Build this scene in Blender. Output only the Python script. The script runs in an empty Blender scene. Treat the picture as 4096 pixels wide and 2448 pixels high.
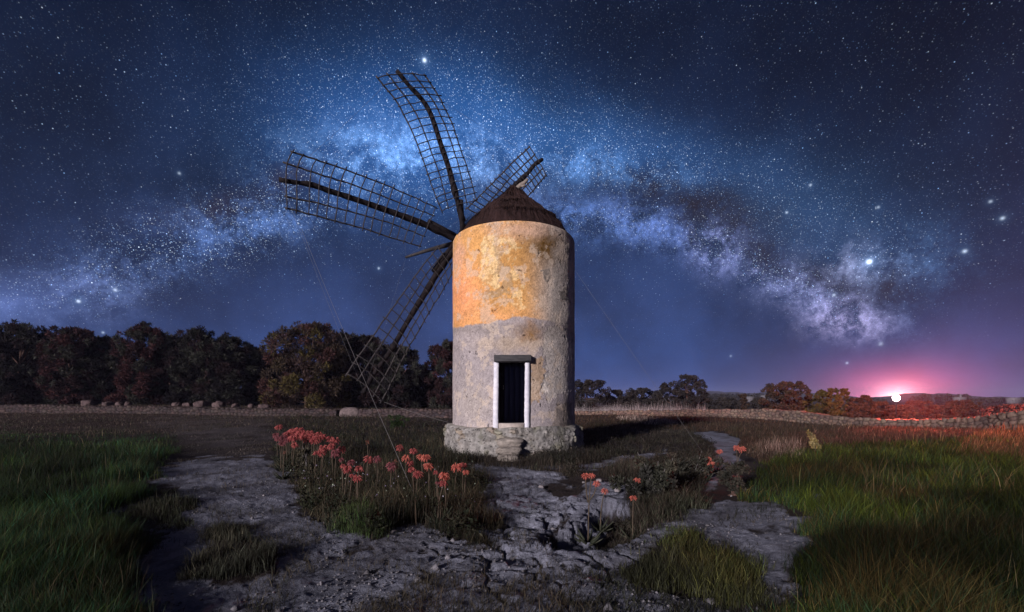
import bpy, math, random
import numpy as np
from mathutils import Vector

R = math.radians
scene = bpy.context.scene
C = scene.collection
rng = np.random.default_rng(7)
random.seed(7)
F = 1785.0          # focal length of the photograph in its own pixels
E = 2.1             # eye height
HZ = 1600.0         # row of the horizon

# ------------------------------------------------------------------ camera
cam = bpy.data.cameras.new('camera')
cam.sensor_width = 36.0
cam.lens = 36.0 * F / 4096.0
cam.shift_y = (HZ - 1224.0) / 4096.0
cam.clip_start = 0.05
cam.clip_end = 20000.0
cam_o = bpy.data.objects.new('camera', cam)
cam_o.location = (0, 0, E)
cam_o.rotation_euler = (R(90), 0, 0)
C.objects.link(cam_o)
scene.camera = cam_o

# ------------------------------------------------------------------ exposure
scene.view_settings.view_transform = 'Standard'
scene.view_settings.look = 'None'
scene.view_settings.exposure = 0.0
scene.view_settings.gamma = 1.0
scene.cycles.sample_clamp_indirect = 2.0
scene.cycles.max_bounces = 6
scene.cycles.volume_bounces = 0
scene.cycles.use_denoising = True

# ------------------------------------------------------------------ moonlight (low, warm, from the left behind the camera)
sun = bpy.data.lights.new('moonlight', 'SUN')
sun.energy = 4.8
sun.angle = R(5.0)
sun.color = (1.0, 0.87, 0.82)
sun_o = bpy.data.objects.new('moonlight', sun)
SUNDIR = Vector((0.53, 0.82, -0.235)).normalized()
sun_o.rotation_euler = SUNDIR.to_track_quat('-Z', 'Y').to_euler()
C.objects.link(sun_o)

# ------------------------------------------------------------------ night sky
world = bpy.data.worlds.new("World")
scene.world = world
world.use_nodes = True
try:
    world.cycles.sampling_method = 'MANUAL'
    world.cycles.sample_map_resolution = 512
except Exception:
    pass
nt = world.node_tree
nt.nodes.clear()


def azel(x, y):
    az = math.atan((x - 2048) / F)
    return az, math.atan((HZ - y) / F * math.cos(az))


def pxdir(x, y):
    return Vector(((x - 2048) / F, 1.0, (HZ - y) / F)).normalized()


class NG:
    def __init__(s, t):
        s.t = t

    def new(s, k, **kw):
        n = s.t.nodes.new(k)
        for a, b in kw.items():
            setattr(n, a, b)
        return n

    def put(s, sock, v):
        if isinstance(v, bpy.types.NodeSocket):
            s.t.links.new(v, sock)
        else:
            sock.default_value = v

    def m(s, op, a, b=0.0, c=0.0, clamp=False):
        n = s.new('ShaderNodeMath', operation=op, use_clamp=clamp)
        s.put(n.inputs[0], a)
        s.put(n.inputs[1], b)
        s.put(n.inputs[2], c)
        return n.outputs[0]

    def v(s, op, a, b=(0, 0, 0), sc=None):
        n = s.new('ShaderNodeVectorMath', operation=op)
        s.put(n.inputs[0], a)
        if op != 'SCALE':
            s.put(n.inputs[1], b)
        else:
            s.put(n.inputs['Scale'], sc)
        return n.outputs['Value'] if op in ('DOT_PRODUCT', 'LENGTH', 'DISTANCE') else n.outputs['Vector']

    def noise(s, vec, scale, detail=4.0, rough=0.55, out='Fac', dist=0.0):
        n = s.new('ShaderNodeTexNoise')
        if vec is not None:
            s.put(n.inputs['Vector'], vec)
        s.put(n.inputs['Scale'], scale)
        s.put(n.inputs['Detail'], detail)
        s.put(n.inputs['Roughness'], rough)
        s.put(n.inputs['Distortion'], dist)
        return n.outputs[out]

    def ramp(s, fac, stops, interp='LINEAR'):
        n = s.new('ShaderNodeValToRGB')
        e = n.color_ramp.elements
        n.color_ramp.interpolation = interp
        while len(e) > 1:
            e.remove(e[-1])
        e[0].position = stops[0][0]
        e[0].color = (*stops[0][1], 1) if hasattr(stops[0][1], '__len__') else (stops[0][1],) * 3 + (1,)
        for p, c in stops[1:]:
            k = e.new(p)
            k.color = (*c, 1) if hasattr(c, '__len__') else (c, c, c, 1)
        s.put(n.inputs[0], fac)
        return n.outputs['Color']

    def mix(s, fac, a, b, mode='MIX'):
        n = s.new('ShaderNodeMix', data_type='RGBA', blend_type=mode)
        s.put(n.inputs[0], fac)
        for k, w in ((6, a), (7, b)):
            if not isinstance(w, bpy.types.NodeSocket):
                w = tuple(w) + ((1,) if len(w) == 3 else ())
            s.put(n.inputs[k], w)
        return n.outputs[2]

    def maprange(s, v, a, b, c, d, smooth=True):
        n = s.new('ShaderNodeMapRange')
        n.interpolation_type = 'SMOOTHSTEP' if smooth else 'LINEAR'
        s.put(n.inputs['Value'], v)
        n.inputs['From Min'].default_value = a
        n.inputs['From Max'].default_value = b
        n.inputs['To Min'].default_value = c
        n.inputs['To Max'].default_value = d
        return n.outputs['Result']


g = NG(nt)
tc = g.new('ShaderNodeTexCoord')
D = tc.outputs['Generated']
# warp the direction a little so that nothing in the Milky Way is a clean ellipse
wn = g.noise(D, 5.0, 5.0, 0.6, 'Color')
warp = g.v('SCALE', g.v('SUBTRACT', wn, (0.5, 0.5, 0.5)), sc=0.10)
DW = g.v('ADD', D, warp)


def azel_nodes(vec):
    sp = g.new('ShaderNodeSeparateXYZ')
    g.put(sp.inputs[0], vec)
    x, y, z = sp.outputs
    hyp = g.m('SQRT', g.m('ADD', g.m('MULTIPLY', x, x), g.m('MULTIPLY', y, y)))
    return g.m('ARCTAN2', x, y), g.m('ARCTAN2', z, hyp)


AZ, EL = azel_nodes(D)
AZW, ELW = azel_nodes(DW)


def blob(x, y, sx, sy, rot=0.0, a=None, e=None, p=1.0):
    """soft ellipse on the sky: centre and half widths in photograph pixels, rot in degrees"""
    a = AZW if a is None else a
    e = ELW if e is None else e
    a0, e0 = azel(x, y)
    k = 1 / math.cos(a0)
    sa = sx / F / (k * k)
    se = sy / F / k
    da = g.m('SUBTRACT', a, a0)
    de = g.m('SUBTRACT', e, e0)
    c, s_ = math.cos(R(rot)), math.sin(R(rot))
    u = g.m('MULTIPLY', g.m('ADD', g.m('MULTIPLY', da, c), g.m('MULTIPLY', de, s_)), 1 / sa)
    w = g.m('MULTIPLY', g.m('SUBTRACT', g.m('MULTIPLY', de, c), g.m('MULTIPLY', da, s_)), 1 / se)
    q = g.m('ADD', g.m('MULTIPLY', u, u), g.m('MULTIPLY', w, w))
    return g.m('EXPONENT', g.m('MULTIPLY', q, -p))


base = g.ramp(g.m('MULTIPLY', EL, 1 / 0.9, clamp=True), [
    (0.0, (0.021, 0.066, 0.260)), (0.06, (0.024, 0.062, 0.220)), (0.20, (0.027, 0.053, 0.165)),
    (0.40, (0.0145, 0.032, 0.095)), (0.62, (0.0070, 0.0165, 0.052)), (0.85, (0.0048, 0.0100, 0.031)),
    (1.0, (0.0036, 0.0066, 0.020))])
edge = g.maprange(g.m('ABSOLUTE', g.m('SUBTRACT', AZ, -0.05)), 0.25, 0.95, 1.0, 0.42)
edge = g.m('MAXIMUM', edge, g.m('MULTIPLY', g.maprange(EL, 0.0, 0.35, 1.0, 0.0), 0.9))
base = g.mix(1.0, base, edge, 'MULTIPLY')
n1 = g.noise(D, 4.5, 6.0, 0.6)
n2 = g.noise(DW, 15.0, 9.0, 0.74)
n3 = g.noise(D, 130.0, 4.0, 0.75)
cloud = g.m('MULTIPLY', g.maprange(n2, 0.40, 0.64, 0.03, 1.9), g.maprange(n3, 0.3, 0.75, 0.55, 1.6))
cloud_soft = g.maprange(n1, 0.3, 0.7, 0.65, 1.35)
base = g.mix(1.0, base, cloud_soft, 'MULTIPLY')

acc = base
mw = None


def glow(col, x, y, sx, sy, rot=0, tex=True, st=1.0):
    global acc, mw
    b = blob(x, y, sx, sy, rot)
    if st:
        mw = g.m('MULTIPLY', b, st) if mw is None else g.m('ADD', mw, g.m('MULTIPLY', b, st))
    if tex:
        b = g.m('MULTIPLY', b, cloud)
    k = g.v('SCALE', col, sc=b)
    acc = g.v('ADD', acc, k)


# arch of the Milky Way, left foot -> crown -> right foot
glow((0.075, 0.115, 0.300), -60, 1225, 420, 130, 12, False, 0.35)
glow((0.045, 0.062, 0.135), 330, 1200, 300, 110, 14, True, 0.7)
glow((0.030, 0.055, 0.140), 760, 980, 430, 105, 26, True, 1.0)
glow((0.040, 0.080, 0.205), 1130, 850, 320, 90, 20, True, 1.0)
glow((0.016, 0.092, 0.310), 1640, 560, 470, 210, 4, False, 1.0)
glow((0.105, 0.210, 0.420), 1600, 655, 330, 80, 6, True, 1.0)
glow((0.070, 0.130, 0.270), 1900, 640, 300, 90, -8, True, 0.6)
glow((0.016, 0.072, 0.215), 2330, 590, 520, 110, -14, False, 0.9)
glow((0.050, 0.120, 0.280), 2400, 680, 300, 50, -10, True, 0.9)
glow((0.050, 0.095, 0.250), 2290, 880, 300, 62, -14, True, 0.5)
glow((0.048, 0.075, 0.200), 2640, 935, 220, 80, -20, True, 0.5)
glow((0.170, 0.190, 0.400), 2850, 985, 85, 75, -30, True, 0.7)
glow((0.100, 0.110, 0.220), 3080, 1080, 170, 55, -32, True, 0.7)
glow((0.050, 0.060, 0.125), 3200, 1130, 230, 60, -34, True, 0.5)
glow((0.230, 0.195, 0.330), 3370, 1270, 150, 70, -22, True, 0.6)
glow((0.050, 0.055, 0.100), 3300, 1240, 300, 90, -30, True, 0.3)
glow((0.110, 0.115, 0.180), 3420, 1060, 190, 90, -20, True, 0.4)
glow((0.014, 0.045, 0.105), 3200, 870, 420, 150, -22, False, 0.4)
glow((0.020, 0.045, 0.100), 3640, 1080, 230, 170, -30, True, 0.3)

# dark lanes
lane_n = g.maprange(n2, 0.30, 0.62, 1.25, 0.55)


def lane(x, y, sx, sy, rot, k):
    global acc
    b = g.m('MULTIPLY', blob(x, y, sx, sy, rot), lane_n)
    f = g.m('SUBTRACT', 1.0, g.m('MULTIPLY', b, k), clamp=True)
    acc = g.v('ADD', g.v('SCALE', acc, sc=f), g.v('SCALE', (0.016, 0.012, 0.020), sc=b))


lane(2760, 800, 420, 75, -18, 0.85)
lane(3020, 960, 240, 80, -34, 0.75)
lane(3360, 1130, 240, 60, -28, 0.80)
lane(3580, 1150, 130, 60, 10, 0.65)
lane(2740, 930, 40, 70, 30, 0.6)
lane(820, 850, 260, 50, 20, 0.35)
lane(1180, 740, 150, 50, 28, 0.35)
lane(2120, 770, 240, 36, -6, 0.25)

# glow of the light on the right horizon, wide and pink through the thick low air
lx, ly = 3585, 1592


def hglow(col, sx, sy, p=1.0):
    global acc
    b = blob(lx, ly + 10, sx, sy, 0, AZ, EL, p)
    acc = g.v('ADD', acc, g.v('SCALE', col, sc=b))


hglow((0.070, 0.028, 0.048), 700, 240)
hglow((0.28, 0.055, 0.125), 360, 140)
hglow((1.20, 0.135, 0.200), 215, 100)
hglow((1.4, 0.50, 0.60), 120, 60)
hglow((3.0, 2.3, 2.2), 70, 42)

# stars: two populations, denser in the Milky Way
mwc = g.m('MINIMUM', mw, 1.0)
fade = g.maprange(EL, 0.02, 0.30, 0.10, 1.0)


def stars(scale, rad, powr, gain, lo, hi, seed):
    vo = g.new('ShaderNodeTexVoronoi', feature='F1', distance='EUCLIDEAN')
    g.put(vo.inputs['Vector'], g.v('ADD', D, (seed, seed * 0.7, -seed)))
    vo.inputs['Scale'].default_value = scale
    vo.inputs['Randomness'].default_value = 1.0
    d = g.m('DIVIDE', vo.outputs['Distance'], rad * scale)
    s = g.m('SUBTRACT', 1.0, d, clamp=True)
    s = g.m('POWER', s, 1.5)
    sc = g.new('ShaderNodeSeparateColor')
    g.put(sc.inputs[0], vo.outputs['Color'])
    br = g.m('MULTIPLY', g.m('POWER', sc.outputs[0], powr), gain)
    dens = g.m('ADD', lo, g.m('MULTIPLY', mwc, hi))
    br = g.m('MULTIPLY', g.m('MULTIPLY', br, dens), fade)
    tint = g.mix(sc.outputs[1], (0.25, 0.50, 1.0), (0.85, 0.92, 1.0))
    return g.v('SCALE', tint, sc=g.m('MULTIPLY', s, br))


acc = g.v('ADD', acc, stars(150, 0.00120, 5.0, 4.2, 0.34, 0.85, 3.1))
acc = g.v('ADD', acc, stars(250, 0.00110, 3.0, 1.8, 0.30, 1.4, 8.4))
acc = g.v('ADD', acc, stars(420, 0.0010, 2.5, 0.85, 0.12, 2.4, 5.7))

for x, y, b, sz in ((1698, 241, 1.6, 1.5), (3477, 1047, 2.6, 1.7), (3859, 1005, 0.8, 1.3), (4010, 873, 0.7, 1.2), (3147, 850, 0.6, 1.0),
                    (3242, 740, 0.55, 1.0), (3513, 829, 0.45, 1.0), (3962, 806, 0.5, 1.0), (717, 693, 0.45, 1.0), (314, 1205, 1.0, 1.2), (461, 1160, 0.7, 1.3),
                    (1515, 1073, 0.6, 1.0), (2923, 1424, 0.35, 0.9), (3388, 1452, 0.6, 0.9), (3523, 1375, 0.35, 1.6), (1700, 370, 0.3, 0.8),
                    (412, 1330, 0.5, 0.9), (3336, 1180, 0.6, 1.2)):
    d = g.v('DISTANCE', D, tuple(pxdir(x, y)))
    core = g.m('EXPONENT', g.m('MULTIPLY', g.m('POWER', g.m('DIVIDE', d, 0.0019 * sz), 2.0), -1.0))
    halo = g.m('EXPONENT', g.m('MULTIPLY', g.m('DIVIDE', d, 0.0036 * sz), -1.0))
    acc = g.v('ADD', acc, g.v('SCALE', (0.75, 0.85, 1.0), sc=g.m('MULTIPLY', core, 0.9 * b)))
    acc = g.v('ADD', acc, g.v('SCALE', (0.30, 0.55, 1.0), sc=g.m('MULTIPLY', halo, 0.24 * b)))

bg = g.new('ShaderNodeBackground')
g.put(bg.inputs['Color'], acc)
bg.inputs['Strength'].default_value = 1.0
wo = g.new('ShaderNodeOutputWorld')
nt.links.new(bg.outputs[0], wo.inputs['Surface'])


# ================================================================== helpers
def px(x, y, Y):
    return np.array([(x - 2048) / F * Y, Y, E + (HZ - y) / F * Y])


def gxy(x, y, z=0.0):
    Y = (E - z) * F / (y - HZ)
    return ((x - 2048) / F * Y, Y)


def hsh(i, j, s):
    n = (i * 374761393 + j * 668265263 + s * 1274126177) & 0xffffffff
    n = ((n ^ (n >> 13)) * 1274126177) & 0xffffffff
    return ((n ^ (n >> 16)) & 0xffff) / 65535.0


def vnoise(x, y, s=0):
    x = np.asarray(x, float)
    y = np.asarray(y, float)
    i = np.floor(x).astype(np.int64)
    j = np.floor(y).astype(np.int64)
    u = x - i
    v = y - j
    u = u * u * (3 - 2 * u)
    v = v * v * (3 - 2 * v)
    return (hsh(i, j, s) * (1 - u) + hsh(i + 1, j, s) * u) * (1 - v) + (hsh(i, j + 1, s) * (1 - u) + hsh(i + 1, j + 1, s) * u) * v


def fbm(x, y, o=4, s=0, gain=0.5):
    a, t, n = 1.0, 0.0, 0.0
    for k in range(o):
        t = t + a * vnoise(np.asarray(x) * 2 ** k + 17.3 * k, np.asarray(y) * 2 ** k - 9.1 * k, s + k)
        n += a
        a *= gain
    return t / n


def worley(x, y, s=0):
    x = np.asarray(x, float)
    y = np.asarray(y, float)
    i = np.floor(x).astype(np.int64)
    j = np.floor(y).astype(np.int64)
    f1 = np.full(x.shape, 9.0)
    f2 = np.full(x.shape, 9.0)
    cid = np.zeros(x.shape)
    for a in (-1, 0, 1):
        for b in (-1, 0, 1):
            cx = i + a + 0.1 + 0.8 * hsh(i + a, j + b, s)
            cy = j + b + 0.1 + 0.8 * hsh(i + a, j + b, s + 11)
            d = np.hypot(cx - x, cy - y)
            c = hsh(i + a, j + b, s + 23)
            f2 = np.where(d < f1, f1, np.minimum(f2, d))
            cid = np.where(d < f1, c, cid)
            f1 = np.minimum(f1, d)
    return f1, f2, cid


def sm(t):
    t = np.clip(t, 0, 1)
    return t * t * (3 - 2 * t)


def inpoly(x, y, poly):
    r = np.zeros(np.shape(x), bool)
    n = len(poly)
    for k in range(n):
        x1, y1 = poly[k]
        x2, y2 = poly[(k + 1) % n]
        if y1 == y2:
            continue
        c = ((y1 > y) != (y2 > y)) & (x < (x2 - x1) * (y - y1) / (y2 - y1) + x1)
        r ^= c
    return r


def mesh_np(name, V, quads=None, tris=None, mat=None, parent=None, smooth=False, cols=None, uv=None):
    me = bpy.data.meshes.new(name)
    V = np.asarray(V, np.float32)
    q = np.zeros((0, 4), np.int32) if quads is None else np.asarray(quads, np.int32)
    t = np.zeros((0, 3), np.int32) if tris is None else np.asarray(tris, np.int32)
    me.vertices.add(len(V))
    me.vertices.foreach_set('co', V.ravel())
    me.loops.add(q.size + t.size)
    me.loops.foreach_set('vertex_index', np.concatenate([q.ravel(), t.ravel()]).astype(np.int32))
    me.polygons.add(len(q) + len(t))
    st = np.concatenate([np.arange(len(q)) * 4, q.size + np.arange(len(t)) * 3]).astype(np.int32)
    me.polygons.foreach_set('loop_start', st)
    if smooth:
        me.polygons.foreach_set('use_smooth', np.ones(len(q) + len(t), bool))
    me.update(calc_edges=True)
    if cols is not None:
        cols = np.asarray(cols, np.float32)
        at = me.color_attributes.new('tint', 'FLOAT_COLOR', 'POINT')
        at.data.foreach_set('color', np.hstack([cols, np.ones((len(V), 1), np.float32)]).astype(np.float32).ravel())
    if mat:
        me.materials.append(mat)
    o = bpy.data.objects.new(name, me)
    C.objects.link(o)
    if parent is not None:
        o.parent = parent
    return o


class MB:
    """collects tubes, boxes and leaves into one mesh"""

    def __init__(s):
        s.V, s.Q, s.T, s.n = [], [], [], 0

    def add(s, V, Q=None, T=None):
        V = np.asarray(V, float)
        s.V.append(V)
        if Q is not None and len(Q):
            s.Q.append(np.asarray(Q) + s.n)
        if T is not None and len(T):
            s.T.append(np.asarray(T) + s.n)
        s.n += len(V)

    def tube(s, P, rad, seg=6, cap=True):
        P = np.asarray(P, float)
        m = len(P)
        rad = np.full(m, rad) if np.isscalar(rad) else np.asarray(rad, float)
        T = np.gradient(P, axis=0)
        T /= np.linalg.norm(T, axis=1, keepdims=True) + 1e-12
        up = np.array([0.0, 0, 1])
        if abs(T[0] @ up) > 0.9:
            up = np.array([1.0, 0, 0])
        A = np.cross(T, up)
        A /= np.linalg.norm(A, axis=1, keepdims=True) + 1e-12
        B = np.cross(T, A)
        th = np.arange(seg) * 2 * math.pi / seg
        V = P[:, None] + rad[:, None, None] * (np.cos(th)[None, :, None] * A[:, None] + np.sin(th)[None, :, None] * B[:, None])
        V = V.reshape(-1, 3)
        Q = []
        for k in range(m - 1):
            for j in range(seg):
                a = k * seg + j
                b = k * seg + (j + 1) % seg
                Q.append((a, b, b + seg, a + seg))
        T3 = []
        if cap:
            V = np.vstack([V, P[0], P[-1]])
            c0, c1 = m * seg, m * seg + 1
            for j in range(seg):
                T3.append((c0, (j + 1) % seg, j))
                T3.append((c1, (m - 1) * seg + j, (m - 1) * seg + (j + 1) % seg))
        s.add(V, Q, T3)

    def box(s, c, sx, sy, sz, ax=None, jit=0.0):
        c = np.asarray(c, float)
        ax = np.eye(3) if ax is None else np.asarray(ax, float)
        b = 0.06
        pts = []
        for k, zz in enumerate((-1, 1)):
            for yy in (-1, 1):
                for xx in (-1, 1):
                    pts.append((xx * sx / 2, yy * sy / 2, zz * sz / 2))
        V = np.array(pts)
        if jit:
            V += rng.uniform(-jit, jit, V.shape)
        V = c + V @ ax
        s.add(V, [(0, 2, 3, 1), (4, 5, 7, 6), (0, 1, 5, 4), (2, 6, 7, 3), (0, 4, 6, 2), (1, 3, 7, 5)])

    def build(s, name, mat, parent=None, smooth=False, cols=None):
        V = np.vstack(s.V)
        Q = np.vstack(s.Q) if s.Q else None
        T = np.vstack(s.T) if s.T else None
        return mesh_np(name, V, Q, T, mat, parent, smooth, cols)


def empty(name, loc, label, cat, group=None):
    o = bpy.data.objects.new(name, None)
    o.empty_display_size = 0.2
    o.location = loc
    C.objects.link(o)
    return tag(o, label, cat, group)


def tag(o, label, cat, group=None):
    o['label'] = label
    o['category'] = cat
    if group:
        o['group'] = group
    return o


def local(V, o):
    return np.asarray(V, float) - np.array(o.location)


# ------------------------------------------------------------------ materials
def mat_new(name):
    m = bpy.data.materials.new(name)
    m.use_nodes = True
    m.node_tree.nodes.clear()
    q = NG(m.node_tree)
    out = q.new('ShaderNodeOutputMaterial')
    bs = q.new('ShaderNodeBsdfPrincipled')
    m.node_tree.links.new(bs.outputs[0], out.inputs['Surface'])
    bs.inputs['Roughness'].default_value = 0.9
    bs.inputs['Specular IOR Level'].default_value = 0.15
    return m, q, bs, out


def bump(q, bs, h, strength, dist):
    b = q.new('ShaderNodeBump')
    b.inputs['Strength'].default_value = strength
    b.inputs['Distance'].default_value = dist
    q.put(b.inputs['Height'], h)
    q.put(bs.inputs['Normal'], b.outputs['Normal'])


def m_noise(name, c1, c2, scale, rough=0.9, bscale=None, bstr=0.5, bdist=0.02, stretch=None, spec=0.15):
    m, q, bs, _ = mat_new(name)
    t = q.new('ShaderNodeTexCoord').outputs['Object']
    if stretch:
        t = q.v('MULTIPLY', t, stretch)
    n = q.noise(t, scale, 6, 0.65)
    q.put(bs.inputs['Base Color'], q.mix(q.maprange(n, 0.3, 0.7, 0, 1), c1, c2))
    bs.inputs['Roughness'].default_value = rough
    bs.inputs['Specular IOR Level'].default_value = spec
    if bscale:
        bump(q, bs, q.noise(t, bscale, 6, 0.7), bstr, bdist)
    return m


def m_tint(name, rough=0.85, nscale=0, transl=0.0, bstr=0.0, bscale=40, bdist=0.01, spec=0.12):
    """base colour from the mesh's own colour attribute"""
    m, q, bs, out = mat_new(name)
    a = q.new('ShaderNodeAttribute', attribute_name='tint').outputs['Color']
    t = q.new('ShaderNodeTexCoord').outputs['Object']
    col = a
    if nscale:
        n = q.noise(t, nscale, 6, 0.7)
        col = q.mix(1.0, a, q.maprange(n, 0.25, 0.75, 0.65, 1.35, False), 'MULTIPLY')
    q.put(bs.inputs['Base Color'], col)
    bs.inputs['Roughness'].default_value = rough
    bs.inputs['Specular IOR Level'].default_value = spec
    if bstr:
        bump(q, bs, q.noise(t, bscale, 7, 0.72), bstr, bdist)
    if transl:
        tr = q.new('ShaderNodeBsdfTranslucent')
        q.put(tr.inputs['Color'], col)
        mx = q.new('ShaderNodeMixShader')
        mx.inputs[0].default_value = transl
        m.node_tree.links.new(bs.outputs[0], mx.inputs[1])
        m.node_tree.links.new(tr.outputs[0], mx.inputs[2])
        m.node_tree.links.new(mx.outputs[0], out.inputs['Surface'])
    return m


M_ground = m_tint('ground_earth', 0.95, 24, 0, 1.0, 20, 0.07)
M_grass = m_tint('grass_blades', 0.7, 0, 0.25)
M_leaf = m_tint('leaves', 0.8, 0, 0.2)
M_plaster = m_tint('old_plaster', 0.92, 22, 0, 0.9, 14, 0.04)
M_stone = m_tint('rubble_stone', 0.95, 8, 0, 0.9, 16, 0.04)
M_wood = m_noise('dark_timber', (0.007, 0.006, 0.009), (0.022, 0.018, 0.021), 5, 0.85, 18, 0.6, 0.02, (1, 1, 1))
M_rail = m_noise('weathered_rail_wood', (0.030, 0.029, 0.035), (0.068, 0.063, 0.068), 9, 0.85, 30, 0.4, 0.01)
M_lintel = m_noise('lintel_timber', (0.030, 0.033, 0.042), (0.085, 0.085, 0.095), 3, 0.8, 8, 0.5, 0.02, (1, 6, 14))
M_white = m_noise('whitewash', (0.58, 0.60, 0.74), (0.78, 0.80, 0.92), 6, 0.9, 16, 0.5, 0.02)
M_door = m_noise('dark_blue_door', (0.0004, 0.0006, 0.003), (0.0015, 0.002, 0.007), 4, 0.7, 20, 0.3, 0.01, (6, 1, 1))
M_door.node_tree.nodes['Principled BSDF'].inputs['Specular IOR Level'].default_value = 0.01
M_thatch = m_tint('thatch', 0.95, 10, 0, 0.9, 30, 0.05)
M_bleached = m_noise('bleached_pole', (0.16, 0.14, 0.135), (0.28, 0.25, 0.24), 14, 0.9)
M_wire = m_noise('steel_wire', (0.12, 0.12, 0.14), (0.20, 0.20, 0.22), 20, 0.5)
M_bark = m_noise('pine_bark', (0.055, 0.036, 0.032), (0.15, 0.095, 0.085), 6, 0.95, 14, 0.7, 0.05)
M_petal = m_tint('coral_petals', 0.6, 0, 0.2)
M_stem = m_noise('flower_stem', (0.05, 0.045, 0.035), (0.10, 0.075, 0.06), 20, 0.8)
M_aloe = m_noise('aloe_leaf', (0.018, 0.024, 0.018), (0.045, 0.050, 0.038), 8, 0.6, 20, 0.3, 0.01)
M_house = m_noise('white_house_wall', (0.10, 0.10, 0.125), (0.15, 0.15, 0.18), 1, 0.9)
M_houseroof = m_noise('house_roof', (0.20, 0.16, 0.15), (0.30, 0.22, 0.20), 2, 0.9)
M_pane = m_noise('dark_window', (0.02, 0.02, 0.03), (0.04, 0.04, 0.05), 1, 0.4)
M_hill = m_noise('wooded_hill', (0.020, 0.022, 0.020), (0.045, 0.045, 0.038), 0.05, 1.0)
M_boulder = m_noise('pale_boulder', (0.070, 0.052, 0.058), (0.130, 0.096, 0.104), 2.2, 0.95, 5, 0.9, 0.12)

# ================================================================== terrain
WALLY = 41.0
P_path = [(600, 1905), (760, 1842), (1000, 1828), (1095, 1848), (1130, 1920), (1190, 2010), (1250, 2120), (1420, 2150), (1560, 2128), (1700, 2150), (1820, 2200),
          (1905, 2205), (1945, 2100), (1950, 1980), (1930, 1910), (1850, 1875), (1900, 1858), (2090, 1862), (2290, 1876), (2270, 1915), (2180, 1935), (2140, 1965),
          (2235, 2010), (2225, 2080), (2240, 2185), (2330, 2200), (2520, 2150), (2660, 2110), (2800, 2010), (2960, 1985), (3060, 2020), (3110, 2130), (3250, 2120),
          (3275, 2200), (3170, 2330), (3160, 2500), (3160, 2800), (700, 2800), (650, 2448), (560, 2260), (570, 2120), (700, 2085), (740, 2000), (690, 1960)]
P_holes = [[(760, 2260), (800, 2150), (900, 2115), (1000, 2140), (1040, 2230), (1000, 2300), (850, 2310)],
           [(560, 2100), (600, 2000), (700, 1975), (745, 2050), (700, 2150), (600, 2150)],
           [(2500, 2380), (2560, 2230), (2700, 2140), (2850, 2120), (3000, 2170), (3060, 2280), (2980, 2370), (2700, 2420)]]
P_trail = [(2760, 1735), (2850, 1728), (2960, 1755), (2945, 1800), (2960, 1830), (2930, 1880), (2880, 1930), (2815, 1965), (2790, 1935), (2830, 1880), (2880, 1860), (2870, 1800), (2830, 1760)]
P_streak = [(2380, 1862), (2500, 1822), (2660, 1795), (2680, 1815), (2540, 1845), (2420, 1880), (2300, 1885)]
P_ledge = [(2240, 1998), (2420, 2000), (2480, 1985), (2560, 2000), (2540, 2030), (2440, 2045), (2370, 2140), (2290, 2150), (2235, 2080)]
P_ledge2 = [(2290, 1960), (2400, 1930), (2480, 1950), (2560, 1955), (2540, 1985), (2420, 1995), (2300, 1990)]
P_pit = [(2245, 2150), (2330, 2110), (2420, 2040), (2540, 2035), (2580, 2110), (2500, 2155), (2330, 2195), (2250, 2180)]
P_spot = [(450, 2080), (500, 2020), (530, 2040), (525, 2090), (480, 2110)]
P_spot2 = [(3280, 1985), (3330, 2010), (3330, 2090), (3270, 2110), (3220, 2040)]
P_dirt = [(560, 1712), (760, 1694), (1010, 1688), (1130, 1690), (1080, 1730), (1090, 1790), (980, 1805), (830, 1790), (760, 1760), (660, 1735)]


def topx(x, y):
    y = np.maximum(np.asarray(y, float), 0.4)
    return 2048 + np.asarray(x) / y * F, HZ + E * F / y


def wob(x, y, amp):
    X, Yp = topx(x, y)
    k = amp * (Yp - HZ) / 300.0
    return X + k * (fbm(x * 1.3, y * 1.3, 4, 3) - 0.5) * 2, Yp + k * 0.5 * (fbm(x * 1.3 + 40, y * 1.3, 4, 5) - 0.5) * 2


def mask(x, y, polys, amp=60, soft=1):
    """0..1 cover of ground regions (outlined on the ground plane), ragged edged"""
    t = 0.0
    for k in range(7):
        rr = 0.0 if k == 6 else 0.07 + 0.10 * (k % 2)
        X, Yp = wob(x + rr * math.cos(k * 1.047) * soft, y + rr * math.sin(k * 1.047) * soft, amp)
        a = np.zeros(np.shape(X), bool)
        for p in polys:
            a |= inpoly(X, Yp, p)
        t = t + a / 7.0
    return t


def path_mask(x, y):
    a = mask(x, y, [P_path], 105, 1.8) * (1 - mask(x, y, P_holes, 110, 1.6))
    a = np.maximum(a, mask(x, y, [P_trail, P_streak, P_ledge, P_ledge2, P_spot, P_spot2], 50))
    return sm((a + (fbm(x * 5, y * 5, 4, 222, 0.6) - 0.5) * 1.3 * (1 - np.abs(2 * a - 1) ** 3) - 0.25) / 0.5)


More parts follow.
